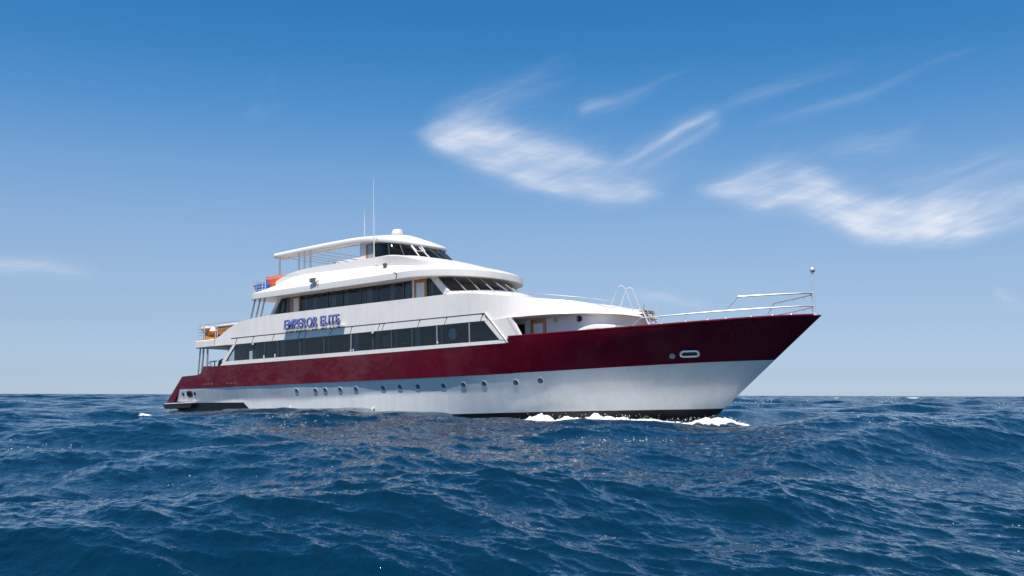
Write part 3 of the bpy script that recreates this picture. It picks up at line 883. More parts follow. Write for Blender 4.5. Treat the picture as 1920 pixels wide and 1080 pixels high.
WB = lambda x: 4.235 - .0045 * (x - 6)       # window bottom
WT = lambda x: 5.10 - .004 * (x - 7)         # window top
mb = MB()
lin = lambda f, a, b, n: [(x, f(x)) for x in np.linspace(a, b, n)]
panel(mb, lin(lambda x: 4.0, 5.5, 25.66, 40), lin(WB, 5.8, 25.45, 40), 80, 1, lambda x: D(x) - .03, .12)
# aft diagonal frame and forward diagonal
panel(mb, [(5.66, WB(5.8)), (5.98, WB(6))], [(6.66, WT(6.6)), (6.9, WT(6.9))], 2, 4, lambda x: D(x) - .03, .12)
panel(mb, [(25.22, WB(25)), (25.45, WB(25))], [(24.38, WT(24.4)), (24.62, WT(24.4))], 2, 4, lambda x: D(x) - .015, .14)
# wall forward of the window down to the passage opening
arc = [(25.86 + .0, 5.1)]
panel(mb, [(25.47, WB(25) + .0), (26.26, 4.245)], [(24.64, WT(24.4)), (25.66, 5.1)], 8, 8, wy, .1)
panel(mb, [(26.22, 4.245), (26.33, 4.245)], [(25.62, 5.1), (25.82, 5.1)], 2, 8, lambda x: D(x) - .03, .16)
# rounded corner of the opening
panel(mb, [(25.80, 4.94), (25.83, 5.0), (25.90, 5.06), (26.02, 5.095)], [(25.70, 5.101), (25.8, 5.102), (25.9, 5.102), (26.03, 5.102)], 6, 1, lambda x: D(x) - .035, .12)
house = mb.build('main_deck_house', M_WHITE, yacht, angle=25)

# upper band / bulwark wall that sweeps forward into the rounded nose
OUT = [(x, D(x) - .05) for x in np.arange(4.9, 24.6, .6)] + [(24.8, 3.91), (25.4, 3.89), (26, 3.85), (26.6, 3.79), (27.2, 3.68), (27.8, 3.5), (28.4, 3.2), (28.9, 2.85), (29.3, 2.45), (29.65, 1.98), (30.0, 1.42), (30.3, .85), (30.5, .35), (30.56, 0)]
T_ = pchip([4.9, 5.03, 5.6, 6.21, 6.6, 7.2, 7.7, 8.16, 9.0, 9.99, 14, 20, 22.06, 23, 23.68, 25.04, 27.38, 28.74, 29.54, 29.85, 30.2, 30.6],
           [5.50, 5.52, 5.76, 6.04, 6.17, 6.32, 6.38, 6.42, 6.46, 6.49, 6.475, 6.44, 6.42, 6.40, 6.33, 6.13, 5.80, 5.60, 5.47, 5.42, 5.33, 5.16])
L_ = pchip([4.9, 6.0, 6.9, 24.4, 26.78, 28.2, 29.19, 29.84, 30.16, 30.4], [5.14, 5.13, 5.1, 5.035, 5.08, 5.09, 5.07, 5.04, 5.0, 4.93])
def band_pt(x, y, w):
    """w 0 at the lower edge, 1 at the top edge"""
    lo, hi = float(L_(x)), float(T_(x))
    lean = .03 + .42 * sm((x - 24) / 4.5)
    if x < 24: return (x, y - lean * w, lo + (hi - lo) * w)
    # towards the centre line the lean pulls back along x as well
    k = sm((x - 28) / 2.3)
    return (x - lean * w * k, max(0, y - lean * w * (1 - .6 * k)) if y > 0 else 0, lo + (hi - lo) * w)
mb = MB()
NB = 9
prof = [0, .02, .12, .25, .4, .55, .7, .85, .96, 1.0]
for s in (-1, 1):
    rows = []
    for w in prof:
        row = [band_pt(x, y, w) for x, y in OUT]
        if w == 0: row = [(x, max(0, y - .05), z) for x, y, z in row]
        rows.append([(x, s * y, z) for x, y, z in row])
    # rounded top lip then the deck surface inside
    inr = [(x - (.10 * sm((x - 28) / 2.3)), s * max(0, y - .1), z + .012) for (x, y, z) in [band_pt(x, y, 1) for x, y in OUT]]
    rows.append(inr)
    drop = [(x - .02, s * max(0, abs(y) - .02), min(z, 5.55) if x < 22.4 else z - .03) for x, y, z in inr]
    rows.append(drop)
    rows.append([(x - .0, 0 * y, (5.55 if x < 22.4 else z + .06)) for x, y, z in drop])
    mb.grid(rows)
    # soffit under the overhang
    low = rows[0]
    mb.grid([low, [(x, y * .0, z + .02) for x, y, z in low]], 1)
band = mb.build('upper_deck_bulwark', [M_WHITE, M_SHADE], yacht, angle=30)

# aft balcony slab
mb = MB()
xs_ = [3.15, 3.2, 3.6, 4.2, 5.0]
for s in (-1, 1):
    mb.grid([[(x, s * (D(x) - .06), 5.12) for x in xs_], [(x, s * (D(x) - .02), 5.16) for x in xs_], [(x, s * (D(x) - .02), 5.50) for x in xs_], [(x, s * (D(x) - .06), 5.54) for x in xs_], [(x, 0, 5.54) for x in xs_]])
    mb.grid([[(x, s * (D(x) - .06), 5.12) for x in xs_], [(x, 0, 5.12) for x in xs_]])
    mb.add([(3.15, s * (D(3.15) - .06), 5.12), (3.15, 0, 5.12), (3.15, 0, 5.54), (3.15, s * (D(3.15) - .06), 5.54)], [(0, 1, 2, 3)])
mb.build('aft_balcony', M_WHITE, yacht)
# aft bulkhead of the main deck house and dark saloon inside
mb = MB()
mb.box((7.4, -3.0, 3.95), (7.5, 3.0, 5.1))
mb.build('aft_bulkhead', M_WHITE, yacht)
mb = MB()
for s in (-1,):
    mb.grid([[(x, s * (D(x) - .85), z) for x in np.linspace(8.25, 24.9, 30)] for z in (3.95, 5.2)])
    mb.grid([[(x, s * (D(x) - .85), z) for x in (5.7, 6.4, 7.05)] for z in (3.95, 5.2)])
    mb.grid([[(x, s * (D(x) - .85), z) for x in (7.05, 7.6, 8.25)] for z in (4.78, 5.2)])
    mb.grid([[(x, s * (D(x) - .85), z) for x in (7.05, 7.6, 8.25)] for z in (3.95, 4.3)])
    mb.grid([[(x, s * (D(x) - .86), z) for x in (7.62, 7.68)] for z in (4.3, 4.8)])
mb.grid([[(x, y, 5.085) for x in np.linspace(7.5, 25, 20)] for y in (-3.8, 3.8)])
mb.grid([[(24.95, y, z) for y in (-3.8, 3.8)] for z in (3.9, 5.1)])
mb.build('saloon_lining', M_GREYPANEL, yacht)

# windows of the main deck, pane by pane
mull = [8.36, 9.34, 10.43, 12.17, 14.0, 15.94, 17.46, 18.7, 20.02, 21.56, 23.48]
def side_glass(name, quad, yf, parent, material=M_GLASS, nx=6):
    (x0, z0), (x1, z1), (x2, z2), (x3, z3) = quad      # bottom-left, bottom-right, top-right, top-left
    mb = MB(); rows = []
    for j in range(5):
        w = j / 4
        xa, za = x0 + (x3 - x0) * w, z0 + (z3 - z0) * w
        xb, zb = x1 + (x2 - x1) * w, z1 + (z2 - z1) * w
        rows.append([(xa + (xb - xa) * i / nx, -yf(xa + (xb - xa) * i / nx), za + (zb - za) * i / nx) for i in range(nx + 1)])
    mb.grid(rows)
    return mb.build(name, material, parent, recalc=False)
edges = [None] + mull + [None]
gy = lambda x: D(x) - .085
for i in range(len(edges) - 1):
    a, b = edges[i], edges[i + 1]
    bl = (5.95, WB(6) - .02) if a is None else (a, WB(a) - .02); tl = (6.88, WT(7) + .02) if a is None else (a, WT(a) + .02)
    br = (25.25, WB(25) - .02) if b is None else (b, WB(b) - .02); tr = (24.36, WT(24) + .02) if b is None else (b, WT(b) + .02)
    g = side_glass('window', [bl, br, tr, tl], gy, yacht)
    if b is not None:
        mb = MB(); mb.hexa([(b - .035, -gy(b) - .02, WB(b) - .01), (b + .035, -gy(b) - .02, WB(b) - .01), (b + .035, -gy(b) + .05, WB(b) - .01), (b - .035, -gy(b) + .05, WB(b) - .01),
                            (b - .035, -gy(b) - .02, WT(b) + .01), (b + .035, -gy(b) - .02, WT(b) + .01), (b + .035, -gy(b) + .05, WT(b) + .01), (b - .035, -gy(b) + .05, WT(b) + .01)])
        mb.build('mullion', M_STEELDULL if i in (5, 9, 10) else M_FRAMEGREY, g)
    if a is not None and b is not None:   # a strip of curtain just inside each pane
        w = .16 if i % 3 else .3
        mb = MB()
        mb.grid([[(a + .08 + w * k / 8, -gy(a) + .13 + .03 * (k % 2), z) for k in range(9)] for z in (WB(a) - .05, WT(a) + .03)])
        mb.build('curtain', M_CURTAIN, g)
# framed pictures and mirror on the saloon wall
def picture(x, z, w, h, yoff, m_in, m_fr):
    y = -(D(x) - yoff)
    mb = MB(); mb.box((x - w / 2, y - .02, z - h / 2), (x + w / 2, y + .02, z + h / 2), 0)
    mb.box((x - w / 2 + .04, y - .026, z - h / 2 + .04), (x + w / 2 - .04, y - .0205, z + h / 2 - .04), 1)
    mb.build('wall_picture', [m_fr, m_in], yacht, smooth=False)
M_PICT = mat('picture_dark', (.02, .022, .024), .3)
M_PICG = mat('picture_grey', (.16, .18, .2), .3)
picture(10.35, 4.68, .38, .42, .5, M_PICT, M_PICG)
picture(13.25, 4.70, .5, .46, .5, M_PICT, M_PICG)
picture(18.05, 4.6, .5, .48, .45, M_PICG, mat('picture_frame_light', (.4, .42, .43), .4))
picture(19.2, 4.62, .5, .48, .45, M_PICT, mat('picture_frame_pale', (.4, .42, .43), .4))
mb = MB(); mb.lathe([(.235, -.02), (.235, .0), (.2, .012), (.001, .014)], seg=28, axis='y')
o = mb.build('round_mirror', mat('mirror_grey', (.62, .66, .7), .35), yacht)
o.location = (22.42, -(D(22.4) - .16), 4.6); o.rotation_euler = (0, 0, 0); o.scale = (1, -1, 1.15)
for x, zz, hh in ((9.3, 4.26, .16), (10.2, 4.26, .18), (16.1, 4.25, .08), (21.6, 4.25, .1), (15.9, 4.25, .06)):
    mb = MB(); mb.lathe([(.001, 0), (.035, 0), (.035, hh * .7), (.015, hh * .8), (.015, hh), (.001, hh)], c=(x, -D(x) + .06, zz - .02), seg=10)
    mb.build('window_latch', M_DOORWHITE, yacht)
# small deck spotlights over the windows
for x in (17.5, 8.42):
    mb = MB(); mb.box((x - .05, -D(x) - .02, WT(x) - .10), (x + .05, -D(x) + .05, WT(x) - .02)); mb.build('spotlight', M_DOORWHITE, yacht, bevel=.01)

# gutter rail with struts above the windows
mb = MB()
gr = lambda x: 5.475 - .0052 * (x - 6.5)
mb.tube([(x, -(D(x) - .058), gr(x)) for x in np.linspace(6.46, 24.38, 40)], .017, 6)
strx = [7.0, 8.46, 10.15, 12.2, 12.7, 14.6, 16.05, 17.95, 18.25, 20.55, 22.2, 24.3]
for x in strx:
    mb.tube([(x, -D(x) + .055, gr(x)), (x - .16, -D(x) + .055, WT(x) + .02)], .016, 6)
    mb.sphere((x, -D(x) + .05, gr(x) - .01), .03, seg=8)
mb.build('gutter_rail', M_DGREY, yacht)
mb = MB()
mb.tube([(x, -(D(x) - .02), z) for x, z in zip(np.linspace(24.42, 25.62, 6), np.linspace(5.42, 4.03, 6))], .03, 8)
mb.build('frame_bead', M_WHITE2, yacht)

# ---- passage and foredeck house under the overhang
FH = [(24.9, 2.9), (25.6, 2.9), (26.4, 2.9), (27.2, 2.88), (27.8, 2.78), (28.4, 2.55), (28.9, 2.22), (29.35, 1.75), (29.8, 1.15), (30.18, .55), (30.3, 0)]
mb = MB()
for s in (-1, 1):
    P = catmull(FH, 4)
    mb.grid([[(x, s * y, z if z < 5 else float(L_(x)) + .03) for x, y in P] for z in (3.4, 3.8, 4.2, 4.6, 5.05)])
    mb.grid([[(24.92, s * y, z) for y in (2.9, 3.85)] for z in (3.4, 5.1)])
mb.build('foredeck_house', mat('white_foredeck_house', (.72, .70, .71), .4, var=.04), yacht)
mb = MB()
mb.box((25.05, -2.92, 4.0), (25.82, -2.905, 4.86)); o = mb.build('passage_window', mat('dark_passage_glass', (.012, .014, .013), .08), yacht, bevel=.004)
mb = MB()
for a, b in (((25.82, -2.94, 3.6), (25.95, -2.905, 5.02)), ((26.08, -2.93, 3.6), (26.12, -2.905, 5.02))):
    mb.box(a, b)
mb.build('passage_trim', M_DOORWHITE, yacht)
def door(x0, x1, z0, z1, y, jl, jr, head, panel_mat=M_DOORWHITE, name='door', wood=M_WOOD):
    mb = MB()
    mb.box((x0, y - .035, z0), (x0 + jl, y + .02, z1)); mb.box((x1 - jr, y - .035, z0), (x1, y + .02, z1)); mb.box((x0 + jl, y - .035, z1 - head), (x1 - jr, y + .02, z1))
    f = mb.build(name, wood, yacht, bevel=.006)
    mb = MB(); mb.box((x0 + jl, y - .018, z0), (x1 - jr, y + .01, z1 - head)); mb.build('door_panel', panel_mat, f)
    mb = MB(); mb.tube([(x1 - jr - .08, y - .05, z0 + .95), (x1 - jr - .2, y - .05, z0 + .95)], .012, 6); mb.build('handle', M_STEEL, f)
    return f
tag(door(26.15, 26.93, 3.45, 5.0, -2.92, .14, .14, .17), 'wooden framed door in the foredeck passage')
for x, z, m in ((27.42, 4.93, M_GREYLABEL), (28.42, 4.93, M_DARK)):
    y = float(np.interp(x, [p[0] for p in FH], [p[1] for p in FH]))
    mb = MB(); mb.lathe([(.13, -.03), (.13, .02), (.105, .035), (.1, .01), (.001, .012)], seg=20)
    o = mb.build('round_vent', [M_DOORWHITE] if m is M_GREYLABEL else [M_DGREY], yacht)
    n = Vector((.25 if x > 28 else .05, -1, 0)).normalized()
    o.matrix_local = frame_on(Vector((x, -y - .005, z - .03)), n)
    mb = MB(); mb.lathe([(.1, .013), (.001, .018)], seg=20); mb.build('vent_grille', m, o)

# ---- upper deck house
UY = 2.8
uy = lambda x: UY
mb = MB()
panel(mb, [(8.3, 5.55), (21.6, 5.55)], [(8.42, 6.66), (21.5, 6.62)], 30, 2, uy, .08, sides=(-1, 1))
panel(mb, [(8.46, 6.66), (8.70, 6.69)], [(9.15, 7.49), (9.38, 7.49)], 1, 3, lambda x: UY + .012, .1)
panel(mb, [(19.02, 6.6), (19.17, 6.6)], [(19.02, 7.5), (19.17, 7.5)], 1, 3, lambda x: UY + .01, .08)
panel(mb, [(21.02, 6.62), (21.5, 6.62)], [(20.2, 7.5), (20.62, 7.5)], 2, 4, lambda x: UY + .02, .12)
mb.grid([[(8.6, y, z) for y in (-2.7, 2.7)] for z in (5.5, 6.6)])
mb.build('upper_deck_house', M_WHITE, yacht)
um = [10.92, 13.04, 14.16, 15.47, 16.7, 18.44, 19.02]
side_glass('window', [(8.70, 6.68), (10.14, 6.66), (10.14, 7.5), (9.37, 7.5)], lambda x: UY - .03, yacht)
for a, b in zip(um[:-1], um[1:]):
    g = side_glass('window', [(a, 6.63), (b, 6.61), (b, 7.5), (a, 7.5)], lambda x: UY - .03, yacht)
    if b < 19:
        mb = MB(); mb.box((b - .03, -UY + .0, 6.6), (b + .03, -UY + .06, 7.5)); mb.build('mullion', M_FRAMEGREY, g)
side_glass('window', [(19.97, 6.62), (21.04, 6.62), (20.22, 7.5), (19.97, 7.5)], lambda x: UY - .03, yacht)
for a, b in ((9.7, 9.95), (11.15, 11.28), (11.78, 12.1), (12.8, 12.97), (13.2, 13.6), (14.12, 14.48), (15.28, 15.42), (15.8, 16.2), (16.52, 16.66), (17.4, 17.75), (18.35, 18.85), (20.12, 20.2)):
    mb = MB(); n = max(2, int((b - a) / .05))
    tp = .12 if (b - a) > .3 else 0
    mb.grid([[(a + (b - a) * k / n - (0 if z > 7 else tp * k / n), -UY + .16 + .03 * (k % 2), z) for k in range(n + 1)] for z in (6.6, 7.5)])
    mb.build('curtain', M_CURTAIN, yacht)
mb = MB()
mb.grid([[(x, -UY + .75, z) for x in np.linspace(8.35, 20.9, 20)] for z in (6.0, 7.5)])
mb.grid([[(x, y, 6.45) for x in np.linspace(8.6, 21.2, 10)] for y in (-2.7, 2.7)])
mb.grid([[(x, y, z) for y in (-2.7, 0, 2.7)] for x, z in ((8.66, 6.6), (9.3, 7.49))])
mb.build('cabin_lining', mat('cabin_grey_panel', (.24, .26, .28), .6, var=.2), yacht)
M_LAMP = mat('dim_wall_lamp', (.45, .42, .25), .5)
for x, z in ((9.72, 7.15), (13.42, 7.05)):
    mb = MB(); mb.box((x - .13, -UY + .2, z - .12), (x + .13, -UY + .24, z + .12)); mb.box((x - .08, -UY + .19, z - .08), (x + .08, -UY + .199, z + .08), 1)
    mb.build('wall_lamp', [M_DGREY, M_LAMP], yacht, smooth=False)
for x, z in ((11.95, 7.0), (17.0, 6.98)):
    mb = MB(); mb.box((x - .16, -UY + .2, z - .06), (x - .04, -UY + .26, z + .1)); mb.box((x - .04, -UY + .22, z + .02), (x + .16, -UY + .25, z + .05)); mb.build('wall_bracket', M_DARK, yacht)
tag(door(10.14, 10.92, 5.6, 7.52, -UY, .27, .10, .14), 'wooden framed aft cabin door')
tag(door(19.17, 19.97, 5.6, 7.58, -UY, .13, .14, .26), 'wooden framed forward cabin door')

# forward windscreen of the upper deck
def resample(P, n):
    P = np.array(catmull(P, 8)); L = np.concatenate([[0], np.cumsum(np.linalg.norm(np.diff(P, axis=0), axis=1))])
    t = np.linspace(0, L[-1], n + 1)
    return [tuple(np.interp(q, L, P[:, i]) for i in range(P.shape[1])) for q in t]
wsb = [(21.52, -2.8), (22.05, -1.98), (22.55, -1.1), (22.95, -.4), (23.05, 0)]
wst = [(20.64, -2.78), (21.15, -2.3), (21.5, -1.7), (21.78, -.85), (21.86, 0)]
full = lambda P: P + [(x, -y) for x, y in P[::-1][1:]]
NW = 9
b_, t_ = resample(full(wsb), NW * 4), resample(full(wst), NW * 4)
for k in range(NW):
    mb = MB(); rows = []
    for w in (0, .33, .66, 1):
        rows.append([(b[0] + (t[0] - b[0]) * w, b[1] + (t[1] - b[1]) * w, 6.76 + (7.5 - 6.76) * w) for b, t in zip(b_[4 * k:4 * k + 5], t_[4 * k:4 * k + 5])])
    mb.grid(rows)
    g = mb.build('windscreen', M_GLASSB, yacht, recalc=False)
    if k:
        b, t = b_[4 * k], t_[4 * k]
        mb = MB(); mb.tube([(b[0] + .02, b[1] - .01, 6.75), (t[0] + .02, t[1] - .01, 7.5)], .026, 6); mb.build('mullion', M_STEELDULL, g)
mb = MB()   # saloon behind the windscreen
mb.box((20.3, -2.2, 6.5), (20.4, 2.2, 7.45)); mb.build('forward_partition', mat('forward_cabin_tan', (.26, .22, .19), .6), yacht)
mb = MB()   # white coaming under the windscreen
outl = [(21.45, -3.15), (22.4, -2.75), (23.1, -1.9), (23.6, -1.0), (23.85, 0)]
ob = resample(full(outl), NW * 4)
mb.grid([[(b[0], b[1], 6.74) for b in b_], [(b[0] * .75 + o[0] * .25, b[1] * .75 + o[1] * .25, 6.735) for b, o in zip(b_, ob)], [(o[0], o[1], 6.52) for o in ob], [(o[0] + .05, o[1] * 1.02, 6.2) for o in ob]])
mb.grid([[(b[0], b[1], 6.74) for b in b_], [(b[0] - .1, b[1] * .95, 6.76) for b in b_]])
mb.build('windscreen_coaming', M_WHITE2, yacht, angle=50)

# ---- sun deck slab with sloping shoulders, coaming and the raised tier round the bridge
K = [  # outline E(x,y), crease C(x,y,z), coaming top T(x,y,z), inner G(x,y,z)
    ((7.65, 0), (8.25, 0, 7.79), (8.27, 0, 7.795), (8.4, 0, 7.80)),
    ((7.65, -1.6), (8.25, -1.6, 7.79), (8.27, -1.6, 7.795), (8.4, -1.6, 7.80)),
    ((7.66, -2.9), (8.22, -2.85, 7.79), (8.25, -2.83, 7.80), (8.35, -2.75, 7.80)),
    ((7.80, -3.5), (8.30, -2.96, 7.81), (8.32, -2.94, 7.90), (8.36, -2.84, 7.91)),
    ((8.25, -3.77), (8.9, -2.95, 8.03), (8.9, -2.94, 8.30), (8.9, -2.82, 8.31)),
    ((9.3, -3.8), (9.62, -2.95, 8.30), (9.58, -2.94, 8.58), (9.58, -2.81, 8.59)),
    ((10.4, -3.8), (10.62, -2.95, 8.50), (10.53, -2.935, 8.78), (10.53, -2.8, 8.79)),
    ((11.8, -3.8), (11.8, -2.95, 8.55), (11.8, -2.935, 8.86), (11.8, -2.79, 8.87)),
    ((14.5, -3.8), (14.5, -2.95, 8.49), (14.5, -2.935, 8.86), (14.5, -2.79, 8.87)),
    ((16.6, -3.8), (16.6, -2.95, 8.43), (16.6, -2.935, 8.87), (16.6, -2.72, 8.90)),
    ((17.5, -3.8), (17.5, -2.89, 8.36), (17.45, -2.95, 8.84), (17.1, -2.42, 8.97)),
    ((18.5, -3.8), (18.45, -2.83, 8.27), (18.4, -2.93, 8.72), (17.6, -2.24, 8.95)),
    ((20.0, -3.78), (19.6, -2.64, 8.14), (19.5, -2.73, 8.44), (17.98, -2.04, 8.93)),
    ((21.06, -3.27), (20.5, -2.3, 8.06), (20.38, -2.32, 8.22), (18.32, -1.72, 8.92)),
    ((21.56, -2.71), (20.95, -1.93, 8.06), (20.68, -1.8, 8.19), (18.55, -1.22, 8.91)),
    ((22.04, -1.92), (21.3, -1.35, 8.05), (20.9, -1.2, 8.17), (18.68, -.75, 8.90)),
    ((22.27, -1.0), (21.5, -.7, 8.06), (21.08, -.6, 8.19), (18.75, -.38, 8.90)),
    ((22.35, 0), (21.56, 0, 8.07), (21.12, 0, 8.2), (18.8, 0, 8.90)),
]
K = [(e, c, t, ((g[0] if g[0] < 17.3 else 17.3 + (g[0] - 17.3) * .82), g[1], g[2])) for e, c, t, g in K]
def krow(f, n=5):
    return catmull([f(k) for k in K], n)
def toward(E, a, d):
    """move outline point inward by d towards a deck point"""
    v = np.array(a[:2]) - np.array(E); L = np.linalg.norm(v) + 1e-9
    return np.array(E) + v / L * d
rows = []
def erow(d, z): rows.append(krow(lambda k: (*toward(k[0], (max(9.5, min(k[0][0] - .3, 20)), 0) if k[0][0] > 9.3 and k[0][0] < 20 else (min(max(k[0][0], 9.5), 19.5), k[0][1] * .3), d), z)))
def soft(k): return 7.45 - .0
rows.append(krow(lambda k: (min(max(k[0][0], 9.0), 20.5), k[0][1] * .0, 7.50)))
erow(1.3, 7.495); erow(.10, 7.47); erow(.015, 7.462); erow(.0, 7.475); erow(-.005, 7.60); erow(.0, 7.775)
def lerp_row(w, bow):
    def f(k):
        e = toward(k[0], (min(max(k[0][0], 9.5), 19.5), k[0][1] * .3), .05)
        c = np.array(k[1]); p = np.array([e[0], e[1], 7.805])
        q = p * (1 - w) + c * w; q[2] += bow * 4 * w * (1 - w) * (0 if k[0][0] < 8.2 else 1)
        return q
    return krow(f)
for w in (.1, .25, .5, .75, .94, .985): rows.append(lerp_row(w, .045))
rows.append(krow(lambda k: k[1]))
for w in (.03, .35, .65, .95):
    rows.append(krow(lambda k: np.array(k[1]) * (1 - w) + np.array(k[2]) * w + np.array([0, 0, 0])))
rows.append(krow(lambda k: k[2]))
rows.append(krow(lambda k: np.array(k[2]) * .8 + np.array(k[3]) * .2 + np.array([0, 0, .012])))
for w in (.4, .7): rows.append(krow(lambda k: np.array(k[2]) * (1 - w) + np.array(k[3]) * w + np.array([0, 0, .03 if k[0][0] > 17 else 0.005])))
rows.append(krow(lambda k: k[3]))
mb = MB()
for s in (1, -1):
    rr = [[(p[0], p[1] * s, p[2]) for p in r] for r in rows]
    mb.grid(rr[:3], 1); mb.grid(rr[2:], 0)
sund = mb.build('sun_deck', [M_WHITE2, M_SHADE], yacht, angle=24)
mb = MB()
mb.grid([[(x, y, 7.8) for x in (8.3, 12, 16.5)] for y in (-2.82, 2.82)]); mb.build('sun_deck_floor', M_WHITE2, yacht)
mb = MB()
for s in (-1, 1): mb.grid([[(x, s * 2.80, z) for x in np.linspace(9.6, 16.6, 12)] for z in (7.8, 8.7)])
mb.build('coaming_lining', M_WHITE2, yacht)

# ---- bridge
bb = [(16.05, -2.3), (17.05, -2.3), (17.62, -2.16), (18.0, -1.94), (18.32, -1.6), (18.53, -1.12), (18.66, -.66), (18.74, -.3), (18.76, 0)]
bt = [(16.05, -2.3), (16.55, -2.28), (17.0, -2.12), (17.3, -1.84), (17.52, -1.42), (17.68, -.95), (17.76, -.5), (17.8, -.25), (17.82, 0)]
bb = [(x if x < 17.3 else 17.3 + (x - 17.3) * .82, y) for x, y in bb]
bt = [(x if x < 16.2 else 16.2 + (x - 16.2) * .70, y) for x, y in bt]
n_ = 40
B0, B1 = resample(full(bb), n_), resample(full(bt), n_)
splits = [0, 5, 9, 13, 16, 20, 24, 27, 31, 35, 40]
def bz(t): return 8.86, 9.74
for i, (a, b) in enumerate(zip(splits[:-1], splits[1:])):
    mb = MB()
    rows = [[(p[0] + (q[0] - p[0]) * w, p[1] + (q[1] - p[1]) * w, 8.86 + (9.74 - 8.86) * w) for p, q in zip(B0[a:b + 1], B1[a:b + 1])] for w in (0, .33, .66, 1)]
    mb.grid(rows)
    g = mb.build('bridge_window', M_GLASSB, yacht, recalc=False)
    if a:
        p, q = B0[a], B1[a]
        light = i in (3, 4)
        mb = MB(); mb.tube([(p[0] + .015, p[1] - .01, 8.87), (q[0] + .015, q[1] - .01, 9.72)], .034 if light else .028, 6); mb.build('mullion', M_WHITE2 if light else M_FRAMEGREY, g)
    if i == 3:   # the small hinged pane stands in a white frame
        q = lambda u, w: (B0[a][0] + (B0[b][0] - B0[a][0]) * u + (B1[a][0] - B0[a][0]) * w + .06, B0[a][1] + (B0[b][1] - B0[a][1]) * u + (B1[a][1] - B0[a][1]) * w - .03, 8.86 + .88 * w)
        mb = MB(); mb.tube([q(.0, .95), q(.1, .45), q(.95, .45), q(1.0, .95)], .03, 6); mb.build('hinged_frame', M_WHITE2, g)
mb = MB()
mb.box((14.97, -2.34, 7.8), (15.4, -2.24, 9.9)); mb.box((15.4, -2.34, 9.72), (16.06, -2.24, 9.9)); mb.box((15.4, -2.34, 7.8), (16.06, -2.24, 8.5))
mb.box((14.97, 2.24, 7.8), (16.06, 2.34, 9.9)); mb.box((14.97, -2.24, 7.8), (15.05, 2.24, 9.9))
mb.build('bridge_house', M_WHITE, yacht, bevel=.01)
tag(door(15.42, 16.03, 8.0, 9.73, -2.32, .13, .05, .07, panel_mat=mat('grey_bridge_door', (.42, .40, .41), .5)), 'grey bridge door in a wooden frame')
mb = MB(); mb.box((16.8, -1.8, 8.5), (17.6, 1.8, 9.0)); mb.box((17.1, -1.2, 9.0), (17.3, -.4, 9.12)); mb.build('dashboard', M_CREAM, yacht, bevel=.05)
mb = MB(); mb.grid([[(x, y, 8.55) for x in (15, 18.5)] for y in (-2.2, 2.2)]); mb.box((15.06, -2.2, 8.5), (15.1, 2.2, 9.7)); mb.build('bridge_lining', mat('bridge_interior', (.34, .33, .29), .6), yacht)

# canopy: solid roof over the bridge, two side beams running aft, open bars between them
CO = [(8.45, -1.84), (8.45, -2.1), (8.46, -2.42), (8.52, -2.57), (8.7, -2.63), (10, -2.65), (12, -2.65), (13.4, -2.65), (14.3, -2.65), (15.4, -2.65), (16.2, -2.58), (16.65, -2.42), (17.08, -2.02), (17.34, -1.5), (17.54, -.9), (17.64, -.4), (17.66, 0)]
zc_ = pchip([8.45, 11, 13.3, 14.4, 15.3, 16.0, 16.7, 17.3, 17.7], [9.93, 9.975, 10.0, 10.0, 9.975, 9.92, 9.84, 9.75, 9.66])
hc_ = pchip([8.45, 11, 14, 16.5, 17.7], [.15, .165, .17, .16, .10])
cP = catmull(CO, 5)
cB = [p for p in cP if p[0] <= 14.301]; cR = [p for p in cP if p[0] >= 14.299]
def crow(P, inset, dz, crown=0.):
    row = []
    for x, y in P:
        if x > 16.3:
            dx = x - 16.3; L = math.hypot(dx, y) + 1e-9; f = max(0, 1 - inset / L); nx, ny = 16.3 + dx * f, y * f
        elif x < 8.7:
            w = (8.7 - x) / .25
            nx, ny = x + min(inset, .3) * w, min(y + inset * (1 - w), -1.8)
        else: nx, ny = x, min(0, y + inset)
        row.append((nx, ny, float(zc_(x)) + dz * float(hc_(x)) + crown * (1 - (abs(ny) / 2.65) ** 2)))
    return row
EDGE = [(.35, -.95, 0), (.12, -.98, 0), (.03, -.7, 0), (0, -.1, 0), (.02, .5, 0), (.09, .85, 0), (.25, 1.0, .06)]
mb = MB()
for s in (1, -1):
    rr = [[(x, y * s, z) for x, y, z in crow(cR, *q)] for q in [(9, -.75, .06), (1.2, -.85, .04)] + EDGE + [(1.0, 1.0, .26), (1.8, 1.0, .32), (9, 1.0, .34)]]
    mb.grid(rr[:3], 1); mb.grid(rr[2:], 0)
    mb.grid([[r[0] for r in rr[:6]], [r[0] for r in rr[::-1][:6]]], 0)
canopy = mb.build('canopy_roof', [M_WHITE2, M_SHADE], yacht, angle=45)
for s in (1, -1):
    mb = MB()
    rr = [[(x, y * s, z) for x, y, z in crow(cB, *q)] for q in [(.85, -.3, 0), (.83, -.8, 0), (.7, -.95, 0)] + EDGE[:-1] + [(.25, 1.0, 0), (.7, 1.0, 0), (.82, .7, 0), (.85, -.3, 0)]]
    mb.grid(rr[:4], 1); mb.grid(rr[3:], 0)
    mb.build('canopy_beam', [M_WHITE2, M_SHADE], yacht, angle=45)
for x in (9.3, 11.2, 12.6, 13.6, 14.4):
    mb = MB(); mb.lathe([(.06, .0), (.06, -.03), (.001, -.04)], c=(x, -2.2, float(zc_(x)) - .155), seg=12); mb.build('downlight', M_DOORWHITE, canopy)
BARS = (8.55, 9.3, 9.95, 10.75, 11.6)
